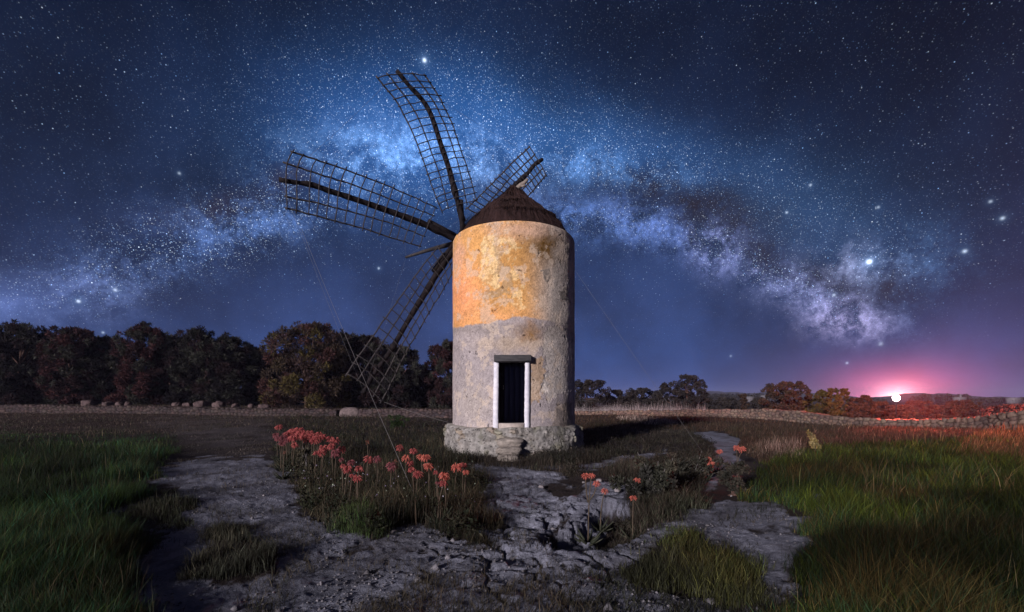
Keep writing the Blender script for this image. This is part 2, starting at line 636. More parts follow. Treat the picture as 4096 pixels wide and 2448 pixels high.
def base_h(x, y):
    x = np.asarray(x, float)
    y = np.asarray(y, float)
    h = sm((y - 20) / 20) * sm((2 - x) / 6) * (0.5 + 0.42 * sm((-x - 8) / 36))
    h = h + sm((y - WALLY - 0.1) / 0.5) * sm((-x + 2) / 4) * 0.68 * sm((500 - y) / 300)
    h = h - 0.36 * np.exp(-((x - 31) / 11) ** 2 - ((y - 41) / 13) ** 2)
    h = h + 0.55 * np.exp(-((x - 42) / 9) ** 2 - ((y - 27) / 9) ** 2)
    h = h + 0.30 * np.exp(-((x - 9) / 4) ** 2 - ((y - 6.5) / 3) ** 2) + 0.12 * np.exp(-((x + 6) / 3) ** 2 - ((y - 8) / 4) ** 2)
    r = np.hypot(x, y)
    h = h + (fbm(x * 0.22, y * 0.22, 3, 9) - 0.5) * 0.22 * sm((r - 2) / 5) * sm((400 - r) / 200)
    return h


def ground_h(x, y, pm=None):
    x = np.asarray(x, float)
    y = np.asarray(y, float)
    h = base_h(x, y)
    X, Yp = topx(x, y)
    rock = np.exp(-((X - 2150) / 420) ** 2 - ((Yp - 2150) / 260) ** 2) * (y > 0.5)
    if pm is None:
        pm = path_mask(x, y)
    # bedrock: terraced shelves with cracks
    f = fbm(x * 1.1, y * 1.6, 5, 31)
    ter = f * 7
    ter = (np.floor(ter) + sm((ter - np.floor(ter)) * 2.2)) / 7
    w1, w2, _ = worley(x * 1.5 + 0.6 * fbm(x * 2, y * 2, 3, 77), y * 2.1 + 0.6 * fbm(x * 2 + 9, y * 2, 3, 78), 41)
    crack = sm(1 - (w2 - w1) / 0.13)
    w3, w4, c3 = worley(x * 5 + fbm(x * 6, y * 6, 2, 7), y * 6 + fbm(x * 6, y * 6, 2, 8), 45)
    peb = np.clip(1 - w3 * 1.5, 0, 1) * c3
    rk = (ter - 0.45) * 0.36 - crack * 0.09 + (fbm(x * 4, y * 4, 5, 51, 0.62) - 0.5) * 0.12 + peb * 0.03
    gr = (fbm(x * 2, y * 2, 4, 61) - 0.5) * 0.05 + peb * 0.020 + (fbm(x * 9, y * 9, 3, 62) - 0.5) * 0.035
    near = sm((30 - np.hypot(x, y)) / 15)
    h = h + near * pm * (rk * rock + gr * (1 - rock)) + near * (1 - pm) * (fbm(x * 2, y * 2, 3, 66) - 0.5) * 0.12
    h = h - near * 0.30 * mask(x, y, [P_pit], 20)
    h = h + near * 0.10 * mask(x, y, [P_ledge, P_ledge2], 20)
    return h


def build_ground():
    inner = np.concatenate([np.linspace(-1.06, 1.06, 900), np.linspace(1.06, 2 * math.pi - 1.06, 60)[1:-1]])
    r = np.concatenate([[0.3, 1.0, 1.8], 2.5 * (150 / 2.5) ** np.linspace(0, 1, 640), 150 * (9000 / 150) ** np.linspace(0, 1, 40)[1:]])
    A, RR = np.meshgrid(inner, r)
    x = RR * np.sin(A)
    y = RR * np.cos(A)
    pm = path_mask(x, y)
    z = ground_h(x, y, pm)
    z = np.where(RR > 900, z - (RR - 900) * 0.001, z)
    n, m = len(r), len(inner)
    V = np.stack([x, y, z], -1).reshape(-1, 3)
    idx = np.arange(n * m).reshape(n, m)
    nx = np.roll(idx, -1, axis=1)
    Q = np.stack([idx[:-1], idx[1:], nx[1:], nx[:-1]], -1).reshape(-1, 4)
    # colours of the ground itself: pale limestone gravel, brown litter, dry far field
    f1 = fbm(x * 0.9, y * 0.9, 4, 81)[..., None]
    f2 = fbm(x * 6, y * 6, 4, 83)[..., None]
    _, _, ci = worley(x * 7, y * 7, 88)
    pale = np.array([0.238, 0.258, 0.352]) * (0.45 + 0.75 * f1 + 0.35 * (f2 - 0.5)) * (0.8 + 0.4 * ci[..., None])
    soil = np.array([0.034, 0.028, 0.030]) * (0.5 + f1)
    far = np.array([0.052, 0.036, 0.036]) * (0.5 + f1)
    kf = sm((np.hypot(x, y) - 25) / 30)[..., None]
    soil = soil * (1 - kf) + far * kf
    dm = mask(x, y, [P_dirt], 260, 5.0)[..., None] * 0.45 * sm((fbm(x * 0.9, y * 0.9, 4, 98) - 0.25) / 0.35)[..., None]
    soil = soil * (1 - dm) + np.array([0.15, 0.14, 0.165]) * (0.2 + f1 * 0.6 + 0.8 * fbm(x * 2.5, y * 2.5, 5, 99, 0.65)[..., None]) * dm
    Xi, Yi = topx(x, y)
    rock = np.exp(-((Xi - 2120) / 380) ** 2 - ((Yi - 2120) / 280) ** 2) * (y > 0.5)
    w1, w2, _ = worley(x * 1.5 + 0.6 * fbm(x * 2, y * 2, 3, 77), y * 2.1 + 0.6 * fbm(x * 2 + 9, y * 2, 3, 78), 41)
    joint = sm(1 - (w2 - w1) / 0.10) * rock * sm((30 - np.hypot(x, y)) / 15)
    pale = pale * (1 + 0.25 * rock[..., None]) * (1 - 0.45 * joint[..., None])      # earth packed in the joints of the bedrock
    # thin litter scattered over the gravel
    lit = sm((fbm(x * 2.3, y * 2.3, 4, 91) - 0.50) / 0.16)[..., None] * 0.42 * (1 - 0.7 * rock[..., None])
    pmx = pm[..., None] * (1 - lit)
    col = soil * (1 - pmx) + pale * pmx
    o = mesh_np('ground', V, Q, None, M_ground, None, True, col.reshape(-1, 3))
    o['kind'] = 'structure'


build_ground()


def gh(x, y):
    return float(ground_h(np.array([x]), np.array([y]))[0])


# ------------------------------------------------------------------ distant hills
def build_hills():
    a = np.linspace(-1.15, 1.15, 500)
    prof = [(-1.2, 8), (0.2, 8), (0.37, 16), (0.42, 30), (0.5, 24), (0.57, 30), (0.62, 18), (0.68, 12), (0.74, 22), (0.79, 16), (0.85, 8), (1.2, 8)]
    hh = np.interp(a, [p[0] for p in prof], [p[1] for p in prof]) + (fbm(a * 60, a * 0, 5, 17) - 0.5) * 9
    rr = np.array([900, 1150, 1400, 1800])
    k = np.array([0.0, 0.55, 1.0, 0.0])
    V = np.array([[r * math.sin(t), r * math.cos(t), -3 + h * kk] for r, kk in zip(rr, k) for t, h in zip(a, hh)])
    m = len(a)
    Q = [(i * m + j, i * m + j + 1, (i + 1) * m + j + 1, (i + 1) * m + j) for i in range(3) for j in range(m - 1)]
    o = mesh_np('hills', V, Q, None, M_hill, None, True)
    o['kind'] = 'structure'


build_hills()

# ================================================================== windmill
TX, TY, TR = 0.075, 19.1, 2.607
ZR = 8.75
PLZ = 1.02
wm = empty('windmill', (TX, TY, gh(TX, TY)), 'round plastered stone windmill with thatched cone roof and lattice sails', 'windmill')
W0 = np.array(wm.location)


def wlocal(V):
    return np.asarray(V, float) - W0


def tower_px(th, z, rad=TR):
    """image position of tower points; th measured from the side facing the camera"""
    x = TX + rad * np.sin(th)
    y = TY - rad * np.cos(th)
    return 2048 + x / y * F, HZ - (z - E) / y * F


def build_tower():
    # door opening: columns and rows of the grid meet its edges
    d0 = math.asin(((1995 - 2048) / F * 16.5 - TX) / TR)
    d1 = math.asin(((2105 - 2048) / F * 16.5 - TX) / TR)
    dz0 = E - (1693 - HZ) / F * 16.5
    dz1 = E - (1447 - HZ) / F * 16.5
    th = np.concatenate([np.linspace(-math.pi, -1.6, 40)[:-1], np.linspace(-1.6, d0, 150)[:-1], np.linspace(d0, d1, 36)[:-1],
                         np.linspace(d1, 1.6, 150)[:-1], np.linspace(1.6, math.pi, 40)])
    zz = np.concatenate([np.linspace(PLZ - 0.12, dz0, 8)[:-1], np.linspace(dz0, dz1, 90)[:-1], np.linspace(dz1, ZR, 200)])
    TH, ZZ = np.meshgrid(th, zz)
    s = TH * TR
    # relief: uneven render, flaked edges, pits
    w1, w2, cid = worley(s * 3.0 + fbm(s * 5, ZZ * 5, 4, 5) * 1.3, ZZ * 3.4 + fbm(s * 5 + 7, ZZ * 5, 4, 6) * 1.3, 12)
    X, Yp = tower_px(TH, ZZ)
    front = np.cos(TH) > 0.02
    wx = X + (fbm(s * 3, ZZ * 3, 5, 21, 0.6) - 0.5) * 60
    wy = Yp + (fbm(s * 3 + 30, ZZ * 3, 5, 22, 0.6) - 0.5) * 60

    def pol(p, blur=0):
        return (inpoly(wx, wy, p) & front).astype(float)

    upper = sm((1288 + 16 * np.sin(X / 70.) + (X < 1880) * (1880 - X) * 0.25 - (wy * 0.35 + Yp * 0.65)) / 8)
    f1 = fbm(s * 1.1, ZZ * 1.1, 5, 31, 0.6)
    f2 = fbm(s * 4.5, ZZ * 4.5, 5, 32, 0.6)
    f3 = fbm(s * 14, ZZ * 14, 4, 33, 0.65)
    side = sm((X - 2080) / 150)[..., None]         # ochre plaster with warm left-hand light painted in, fading to grey at right
    ochre_lit = np.array([0.620, 0.340, 0.125])
    grey_u = np.array([0.450, 0.415, 0.400])
    up = ochre_lit * (1 - side) + grey_u * side
    lo = np.array([0.345, 0.318, 0.350]) * np.ones_like(up)
    col = lo * (1 - upper[..., None]) + up * upper[..., None]
    rel = np.zeros_like(X)

    def paint(m, c, k=1.0, r=0.0):
        nonlocal col, rel
        m = (m * k)[..., None]
        col = col * (1 - m) + np.array(c) * m
        rel = rel + m[..., 0] * r

    cream = (0.740, 0.560, 0.310)
    lft = pol([(1935, 945), (1985, 925), (1992, 1000), (1990, 1080), (1985, 1145), (1950, 1150), (1915, 1120), (1925, 1040)])
    mid = pol([(2000, 918), (2045, 912), (2055, 985), (2100, 990), (2060, 1010), (2055, 1060), (2025, 1060), (2000, 1030)])
    mid2 = pol([(2040, 1080), (2080, 1060), (2090, 1120), (2085, 1190), (2110, 1230), (2070, 1250), (2040, 1190), (2060, 1130)])
    flk = sm((f2 * 0.7 + f3 * 0.3 - 0.43) / 0.10)
    paint(lft, (0.62, 0.43, 0.22), 0.6)
    paint(lft * flk, cream, 0.80, -0.012)
    paint(mid * flk, cream, 0.80, -0.012)
    paint(mid2 * flk, cream, 0.7, -0.012)
    paint(pol([(1908, 1175), (1975, 1160), (2010, 1130), (2000, 1050), (2040, 1070), (2060, 1120), (2030, 1170), (1980, 1185), (1940, 1205)]), (0.40, 0.28, 0.165), 0.8, 0.012)
    paint(pol([(1974, 900), (2000, 900), (2002, 1120), (1980, 1130)]), (0.42, 0.30, 0.19), 0.7)
    paint(np.exp(-((wx - 2180) / 75) ** 2 - ((wy - 985) / 75) ** 2) * front * (f2 + 0.60), (0.160, 0.095, 0.040), 0.98)
    paint(np.exp(-((wx - 2110) / 60) ** 2 - ((wy - 940) / 30) ** 2) * front, (0.30, 0.19, 0.10), 0.55)
    paint(np.exp(-((wx - 2065) / 30) ** 2 - ((wy - 1050) / 14) ** 2) * front * flk, (0.12, 0.08, 0.05), 0.9, -0.03)
    paint(np.exp(-((wx - 1850) / 70) ** 2 - ((wy - 1180) / 130) ** 2) * front * upper, (0.760, 0.330, 0.165), 0.95)  # orange-pink glow of the warm light, painted over the left plaster
    paint(np.exp(-((wx - 1960) / 130) ** 2 - ((wy - 1260) / 40) ** 2) * front * upper, (0.720, 0.360, 0.170), 0.75)  # same warm glow painted along the foot of the upper coat
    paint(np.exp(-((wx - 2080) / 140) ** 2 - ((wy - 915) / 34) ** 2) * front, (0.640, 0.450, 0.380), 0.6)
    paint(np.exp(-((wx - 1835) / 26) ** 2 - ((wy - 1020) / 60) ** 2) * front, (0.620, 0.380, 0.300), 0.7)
    paint(pol([(2165, 1085), (2200, 1080), (2212, 1110), (2195, 1128), (2170, 1115)]), (0.24, 0.215, 0.200), 0.9, 0.012)
    paint(pol([(2248, 1150), (2272, 1145), (2280, 1195), (2262, 1215), (2246, 1190)]), (0.21, 0.195, 0.185), 0.9, 0.012)
    # rain streaks and grey wash on the right flank, pale flaked coat below the seam
    paint(sm((X - 2180) / 90) * sm((fbm(s * 5, ZZ * 0.5, 4, 41) - 0.47) / 0.15), (0.220, 0.205, 0.195), 0.6)
    pale = pol([(2170, 1330), (2186, 1400), (2190, 1480), (2172, 1560), (2190, 1605), (2232, 1592), (2285, 1560), (2298, 1400), (2298, 1310), (2230, 1300)])
    paint(pale, (0.460, 0.435, 0.430), 0.85, -0.015)
    paint(pol([(2170, 1535), (2195, 1530), (2200, 1570), (2185, 1580)]), (0.58, 0.55, 0.54), 0.9, -0.02)
    paint(np.exp(-((wx - 2115) / 45) ** 2 - ((wy - 1335) / 50) ** 2) * front * (0.45 + f2), (0.300, 0.165, 0.075), 1.0)
    paint(pol([(2150, 1420), (2185, 1425), (2180, 1520), (2165, 1590), (2120, 1620), (2122, 1440)]), (0.400, 0.280, 0.170), 0.7)
    paint(np.exp(-((wx - 2040) / 120) ** 2 - ((wy - 1375) / 36) ** 2) * front, (0.44, 0.35, 0.255), 0.6)
    paint(pol([(2215, 1625), (2300, 1600), (2300, 1720), (2200, 1710)]), (0.25, 0.215, 0.190), 0.7)
    paint(sm((1750 - X) / 1) * 0 + np.exp(-((Yp - 1315) / 26) ** 2) * (1 - upper), (0.23, 0.20, 0.19), 0.45)
    paint(np.exp(-((wx - 1890) / 70) ** 2 - ((wy - 1620) / 90) ** 2) * front, (0.44, 0.40, 0.39), 0.6)
    # general mottle
    col = col * (0.62 + 0.50 * f1 + 0.26 * f2)[..., None]
    col = col * (0.62 + 0.76 * f3)[..., None]
    f4 = fbm(s * 30, ZZ * 30, 3, 34, 0.7)
    col = col * (0.75 + 0.50 * f4)[..., None]
    light = sm((fbm(s * 2.6 + 50, ZZ * 2.6, 5, 57, 0.65) - 0.56) / 0.06) * 0.35
    paint(light * 1.6, (0.64, 0.54, 0.46), 0.8, -0.008)
    # pits where stones show through: thick on the lower left, thin elsewhere
    pd = 0.10 + 0.22 * np.exp(-((X - 1880) / 90) ** 2 - ((Yp - 1640) / 120) ** 2) + 0.14 * np.exp(-((X - 1860) / 80) ** 2 - ((Yp - 1400) / 90) ** 2) \
        + 0.16 * np.exp(-((X - 2080) / 130) ** 2 - ((Yp - 960) / 70) ** 2) + 0.12 * np.exp(-((X - 2270) / 40) ** 2 - ((Yp - 1080) / 150) ** 2)
    size = 0.05 + 0.15 * hsh((cid * 9999).astype(np.int64), (cid * 777).astype(np.int64), 3)
    pit = ((cid < pd * 0.8) * sm((size - w1 + 0.35 * (f3 - 0.5)) / 0.07))
    col = col * (1 - 0.72 * pit[..., None])
    u1, u2, ud = worley(s * 8 + fbm(s * 9, ZZ * 9, 2, 5) * 0.8, ZZ * 8, 14)
    pit2 = (ud < 0.04 + pd * 0.45) * sm((0.10 + 0.9 * ud - u1 + 0.3 * (f3 - 0.5)) / 0.08)
    col = col * (1 - 0.72 * pit2[..., None])
    rel = rel + (f1 - 0.5) * 0.05 + (f2 - 0.5) * 0.02 - pit * 0.035 - pit2 * 0.015
    edge = np.minimum(np.minimum(np.abs(TH - d0), np.abs(TH - d1)) * 2.0, 1) * 0 + 1
    rr = TR + rel * edge - 0.02
    rr = np.where(ZZ > ZR - 0.06, rr - 0.03, rr)
    x = TX + rr * np.sin(TH)
    y = TY - rr * np.cos(TH)
    V = np.stack([x, y, ZZ], -1).reshape(-1, 3)
    n, m = TH.shape
    idx = np.arange(n * m).reshape(n, m)
    Q = np.stack([idx[:-1, :-1], idx[:-1, 1:], idx[1:, 1:], idx[1:, :-1]], -1)
    tc_ = (TH[:-1, :-1] + TH[:-1, 1:]) / 2
    zc = (ZZ[:-1, :-1] + ZZ[1:, :-1]) / 2
    keep = ~((tc_ > d0) & (tc_ < d1) & (zc > dz0) & (zc < dz1))
    Q = Q[keep]
    # flat top ledge of the wall, in under the roof
    top = idx[-1]
    V2 = np.stack([TX + (TR - 0.7) * np.sin(th), TY - (TR - 0.7) * np.cos(th), np.full(m, ZR + 0.02)], -1)
    k0 = len(V)
    V = np.vstack([V, V2])
    Q2 = np.array([(top[j], top[j + 1], k0 + j + 1, k0 + j) for j in range(m - 1)])
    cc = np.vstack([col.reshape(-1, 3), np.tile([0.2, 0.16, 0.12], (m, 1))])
    # reveals of the doorway
    dp = 0.42
    xs = (TX + TR * math.sin(d0), TX + TR * math.sin(d1))
    yf = TY - TR * math.cos(d0) + 0.0
    k1 = len(V)
    rv = []
    for zq in (dz0, dz1):
        for xq, tq in ((xs[0], d0), (xs[1], d1)):
            yq = TY - (TR - 0.01) * math.cos(tq)
            rv += [(xq, yq, zq), (xq, yq + dp, zq)]
    V = np.vstack([V, rv])
    cc = np.vstack([cc, np.tile([0.25, 0.23, 0.23], (8, 1))])
    a = k1
    Q3 = np.array([(a, a + 4, a + 5, a + 1), (a + 2, a + 3, a + 7, a + 6), (a, a + 1, a + 3, a + 2), (a + 4, a + 6, a + 7, a + 5)])
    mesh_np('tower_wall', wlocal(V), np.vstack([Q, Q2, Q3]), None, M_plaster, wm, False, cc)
    # door leaf of planks set back in the opening
    b = MB()
    wd = xs[1] - xs[0]
    for k in range(5):
        cx = xs[0] + wd * (k + 0.5) / 5
        b.box((cx, yf + 0.33, (dz0 + dz1) / 2), wd / 5 - 0.004, 0.05, dz1 - dz0 - 0.01)
    b.box(((xs[0] + xs[1]) / 2, yf + 0.375, (dz0 + dz1) / 2), wd, 0.03, dz1 - dz0)
    b.V = [wlocal(v) for v in b.V]
    dr = b.build('door', M_door, wm)
    b = MB()
    hx, hz = px(2013, 1548, yf)[0], E + (HZ - 1548) / F * yf
    b.tube(wlocal([(hx, yf + 0.29, hz - 0.07), (hx, yf + 0.25, hz - 0.05), (hx, yf + 0.25, hz + 0.05), (hx, yf + 0.29, hz + 0.07)]), 0.014, 6)
    b.build('handle', M_bleached, dr)
    # whitewashed jambs standing a little proud of the wall, wobbly edged
    for x0, x1, xb0, xb1, zb in ((1974, 1996, 1970, 1993, 1722), (2100, 2120, 2097, 2119, 1727)):
        n = 34
        V, Q = [], []
        for k in range(n + 1):
            t = k / n
            yy = 1449 + (zb - 1449) * t
            a0 = x0 + (xb0 - x0) * t + (random.random() - .5) * 1.4
            a1 = x1 + (xb1 - x1) * t + (random.random() - .5) * 1.4
            for xx, dyy in ((a0, 0.06), (a0 + 2, -0.055), (a1 - 2, -0.06), (a1, 0.12)):
                p = px(xx, yy, 16.5)
                th_ = math.asin((p[0] - TX) / TR)
                yq = TY - TR * math.cos(th_)
                V.append((p[0], yq + dyy + (random.random() - .5) * 0.012, p[2]))
        for k in range(n):
            for j in range(3):
                a = k * 4 + j
                Q.append((a, a + 4, a + 5, a + 1))
        Q.append((0, 1, 2, 3))
        Q.append((4 * n + 3, 4 * n + 2, 4 * n + 1, 4 * n))
        mesh_np('door_jamb', wlocal(V), Q, None, M_white, wm)
    # timber lintel
    b = MB()
    c = (px(1976, 1420, 16.42) + px(2125, 1446, 16.42)) / 2
    b.box(wlocal(c + np.array([0, 0.06, 0])), 149 / F * 16.42, 0.30, 26 / F * 16.42)
    lo_ = b.build('lintel', M_lintel, wm)
    bv = lo_.modifiers.new('bevel', 'BEVEL')
    bv.width = 0.012
    # pale sill under the door
    b = MB()
    c = (px(1994, 1694, 16.5) + px(2098, 1721, 16.5)) / 2
    b.box(wlocal(c + np.array([0, 0.12, -0.0])), 102 / F * 16.5, 0.34, 27 / F * 16.5, None, 0.01)
    b.build('threshold', m_noise('pale_sill', (0.36, 0.33, 0.33), (0.52, 0.47, 0.45), 5, 0.9, 12, 0.6, 0.02), wm)


build_tower()


def stone_cols(cid, f, base, var=0.35):
    k = (1 - var / 2 + var * cid + 0.35 * (f - 0.5))[..., None]
    t = np.asarray(base) * k
    t = t * (1 + (np.stack([hsh((cid * 5e4).astype(np.int64), (cid * 3e3).astype(np.int64), 5) - 0.5, 0 * cid, 0.5 - cid], -1)) * 0.18)
    return t


def build_plinth():
    th = np.concatenate([np.linspace(-math.pi, -1.7, 30)[:-1], np.linspace(-1.7, 1.7, 420), np.linspace(1.7, math.pi, 30)[1:]])
    zz = np.linspace(-0.35, PLZ + 0.06, 90)
    TH, Z = np.meshgrid(th, zz)
    s = TH * 2.85
    w1, w2, cid = worley(s / 0.36 + 1.3 * fbm(s * 3, Z * 3, 4, 2), Z / 0.20 + 1.3 * fbm(s * 3 + 5, Z * 3, 4, 3), 71)
    f = fbm(s * 6, Z * 6, 4, 72, 0.6)
    gap = sm((w2 - w1) / 0.28)
    mort = np.clip(sm((fbm(s * 2.2, Z * 2.2, 5, 74, 0.6) - 0.34) / 0.14) + (cid < 0.42), 0, 1)      # where the old mortar still covers the stones
    rr = 2.86 + 0.09 * gap * (1 - 0.85 * mort) * (0.5 + cid) + 0.05 * mort + (fbm(s * 1.5, Z * 1.5, 3, 73) - 0.5) * 0.20 + (f - 0.5) * 0.07 - 0.10 * (Z / 1.0 - 0.3) * 0.4
    topj = (fbm(th * 3.5, th * 0, 4, 75) - 0.5) * 0.26
    zj = Z + topj[None] * sm((Z - 0.5) / 0.5)
    # in under the plaster at the top
    rr = np.where(Z > PLZ + 0.0, rr - 0.06, rr)
    x = TX + rr * np.sin(TH)
    y = TY - rr * np.cos(TH)
    col = stone_cols(cid, f, (0.230, 0.215, 0.200), 0.7)
    mc = np.array([0.27, 0.27, 0.28]) * (0.20 + 1.5 * f)[..., None]
    m = (mort * 0.85)[..., None]
    col = col * (1 - m) + mc * m
    col = col * (1 - 0.42 * (1 - gap[..., None] ** 0.7) * (1 - 0.8 * mort[..., None]))
    pk1, pk2, pkd = worley(s * 9 + fbm(s * 9, Z * 9, 2, 3), Z * 11, 76)
    col = col * (1 - 0.7 * ((pkd < 0.22) * sm((0.36 - pk1) / 0.12))[..., None])
    moss = sm((fbm(s * 1.7 + 20, Z * 1.7, 4, 79) - 0.55) / 0.12)[..., None] * 0.5
    col = col * (1 - moss) + np.array([0.10, 0.105, 0.075]) * moss
    n, k = TH.shape
    V = np.stack([x, y, zj], -1).reshape(-1, 3)
    idx = np.arange(n * k).reshape(n, k)
    Q = np.stack([idx[:-1, :-1], idx[:-1, 1:], idx[1:, 1:], idx[1:, :-1]], -1).reshape(-1, 4)
    V2 = np.stack([TX + 2.45 * np.sin(th), TY - 2.45 * np.cos(th), PLZ + 0.09 + topj * 0.3], -1)
    k0 = len(V)
    Q2 = np.array([(idx[-1, j], idx[-1, j + 1], k0 + j + 1, k0 + j) for j in range(k - 1)])
    mesh_np('stone_plinth', wlocal(np.vstack([V, V2])), np.vstack([Q, Q2]), None, M_stone, wm, True,
            np.vstack([col.reshape(-1, 3), np.tile([0.24, 0.22, 0.2], (k, 1))]))


build_plinth()


def rock_mesh(name, c, sx, sy, sz, seed, mat, parent=None, amp=0.25, res=26, flat=0.0, tint=None, pw=3.0):
    """lump of stone: a sphere squared off and chipped by noise"""
    u = np.linspace(0, 2 * math.pi, res * 2, endpoint=False)
    v = np.linspace(-math.pi / 2, math.pi / 2, res)
    U, Vv = np.meshgrid(u, v)
    d = np.stack([np.cos(Vv) * np.cos(U), np.cos(Vv) * np.sin(U), np.sin(Vv)], -1)
    p = pw
    q = (np.abs(d) ** p).sum(-1) ** (-1 / p)
    nz = fbm(d[..., 0] * 1.7 + seed * 3.1 + d[..., 2] * 1.3, d[..., 1] * 1.7 + seed - d[..., 2] * 0.9, 5, seed, 0.55) - 0.5
    w1, w2, _ = worley(d[..., 0] * 1.6 + d[..., 2] + seed, d[..., 1] * 1.6 - d[..., 2] + seed, seed + 3)
    q = q * (1 + amp * nz * 2 - amp * 0.5 * w1)
    P = d * q[..., None] * np.array([sx, sy, sz])
    n, m = U.shape
    idx = np.arange(n * m).reshape(n, m)
    nx = np.roll(idx, -1, 1)
    Q = np.stack([idx[:-1], nx[:-1], nx[1:], idx[1:]], -1).reshape(-1, 4)
    cols = None
    if tint is not None:
        f = fbm(d[..., 0] * 5 + seed, d[..., 1] * 5 + d[..., 2] * 4, 4, seed + 9)
        cols = (np.asarray(tint) * (0.45 + 1.1 * f)[..., None]).reshape(-1, 3)
    o = mesh_np(name, P.reshape(-1, 3) + np.asarray(c), Q, None, mat, parent, True, cols)
    return o


# masonry steps below the door
def build_steps():
    for k, (x0, x1, y0, y1, yy) in enumerate(((1990, 2092, 1752, 1790, 15.85), (1985, 2085, 1788, 1822, 15.55), (1990, 2078, 1822, 1856, 15.2))):
        a = px(x0, y0, yy)
        b = px(x1, y1, yy)
        c = (a + b) / 2
        rock_mesh('step', wlocal(c + np.array([0, 0.35, -0.02])), (b[0] - a[0]) / 2 * 1.08, 0.42, (a[2] - b[2]) / 2 * 1.15, 30 + k, M_stone, wm, 0.16, 30, 0, (0.27, 0.25, 0.24))


build_steps()


def build_roof():
    prof = [(2.34, 8.66), (2.40, 8.79), (2.25, 9.10), (2.02, 9.50), (1.96, 9.62), (1.82, 9.60), (1.52, 9.92), (1.24, 10.18), (1.16, 10.28), (1.02, 10.25), (0.78, 10.50),
            (0.52, 10.75), (0.32, 10.98), (0.20, 11.14), (0.10, 11.22), (0.0, 11.24)]
    pr = np.array(prof)
    t = np.linspace(0, len(pr) - 1, 130)
    rad = np.interp(t, np.arange(len(pr)), pr[:, 0])
    zz = np.interp(t, np.arange(len(pr)), pr[:, 1])
    th = np.linspace(0, 2 * math.pi, 360, endpoint=False)
    TH, RR = np.meshgrid(th, rad)
    ZZ = np.repeat(zz[:, None], len(th), 1)
    str_ = fbm(TH * 40, ZZ * 1.2, 4, 91)
    lump = fbm(np.cos(TH) * 3 + 10, np.sin(TH) * 3 + ZZ * 1.3, 4, 93)
    k = np.clip(RR / 0.5, 0, 1) * (1 - 0.55 * sm((9.3 - ZZ) / 0.4))
    rr = RR + k * ((str_ - 0.5) * 0.13 + (lump - 0.5) * 0.22)
    ZZ = ZZ + k * (lump - 0.5) * 0.16
    V = np.stack([TX + rr * np.sin(TH), TY - rr * np.cos(TH), ZZ], -1)
    n, m = TH.shape
    idx = np.arange(n * m).reshape(n, m)
    nx = np.roll(idx, -1, 1)
    Q = np.stack([idx[:-1], nx[:-1], nx[1:], idx[1:]], -1).reshape(-1, 4)
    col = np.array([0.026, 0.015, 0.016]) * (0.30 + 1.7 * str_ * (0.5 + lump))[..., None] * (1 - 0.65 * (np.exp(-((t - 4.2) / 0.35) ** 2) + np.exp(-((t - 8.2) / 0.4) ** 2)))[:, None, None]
    rf = mesh_np('roof', wlocal(V.reshape(-1, 3)), Q, None, M_thatch, wm, True, col.reshape(-1, 3))
    # loose straws
    N = 5200
    ti = rng.uniform(0.5, len(pr) - 2, N)
    ti[:1500] = rng.uniform(0.3, 1.4, 1500)
    ti[1500:2300] = rng.uniform(3.2, 4.4, 800)
    ti[2300:2900] = rng.uniform(7.2, 8.6, 600)
    r0 = np.interp(ti, np.arange(len(pr)), pr[:, 0]) + rng.uniform(-0.05, 0.06, N)
    z0 = np.interp(ti, np.arange(len(pr)), pr[:, 1])
    a = rng.uniform(0, 2 * math.pi, N)
    L = rng.uniform(0.12, 0.42, N)
    out = np.stack([np.sin(a), -np.cos(a), 0 * a], -1)
    tan = np.stack([np.cos(a), np.sin(a), 0 * a], -1)
    p0 = np.stack([TX + r0 * np.sin(a), TY - r0 * np.cos(a), z0], -1)
    dr = out * rng.uniform(0.55, 1.0, (N, 1)) + np.array([0, 0, -1]) * rng.uniform(0.45, 0.85, (N, 1)) + tan * rng.normal(0, 0.25, (N, 1))
    p1 = p0 + dr * L[:, None]
    w = tan * rng.uniform(0.008, 0.016, (N, 1))
    V = np.stack([p0 - w, p0 + w, p1], 1).reshape(-1, 3)
    T = np.arange(N * 3).reshape(-1, 3)
    c = np.repeat(np.array([0.050, 0.030, 0.029]) * rng.uniform(0.35, 1.6, (N, 1)), 3, 0)
    mesh_np('straw_fringe', wlocal(V), None, T, M_thatch, rf, False, c)
    # bleached pole tied through the tip
    b = MB()
    b.tube(wlocal([px(2066, 754, 19.0), px(2084, 741, 19.0), px(2098, 731, 18.95), px(2112, 715, 18.9)]), [0.09, 0.11, 0.085, 0.06], 8)
    b.tube(wlocal([px(2082, 744, 18.95), px(2092, 745, 18.8), px(2100, 740, 18.7)]), [0.07, 0.05, 0.03], 6)
    b.build('finial_pole', M_bleached, wm, True)


build_roof()

# ------------------------------------------------------------------ sails, all in the one plane of the wheel
TT = R(56)
NRM = np.array([-math.cos(TT), math.sin(TT), 0.0])
HUB = px(1840, 968, 21.3)


def onplane(x, y, off=0.0):
    r = np.array([(x - 2048) / F, 1, (HZ - y) / F])
    o = np.array([0, 0, E])
    s = (NRM @ (HUB - o) + off) / (NRM @ r)
    return o + r * s


def resample(P, n):
    P = np.asarray(P, float)
    # smooth curve through the points
    d = np.concatenate([[0], np.cumsum(np.linalg.norm(np.diff(P, axis=0), axis=1))])
    d /= d[-1]
    t = np.linspace(0, 1, n)
    out = np.stack([np.interp(t, d, P[:, k]) for k in range(P.shape[1])], 1)
    if n > 6:
        for _ in range(2):
            out[1:-1] = 0.25 * out[:-2] + 0.5 * out[1:-1] + 0.25 * out[2:]
    return out


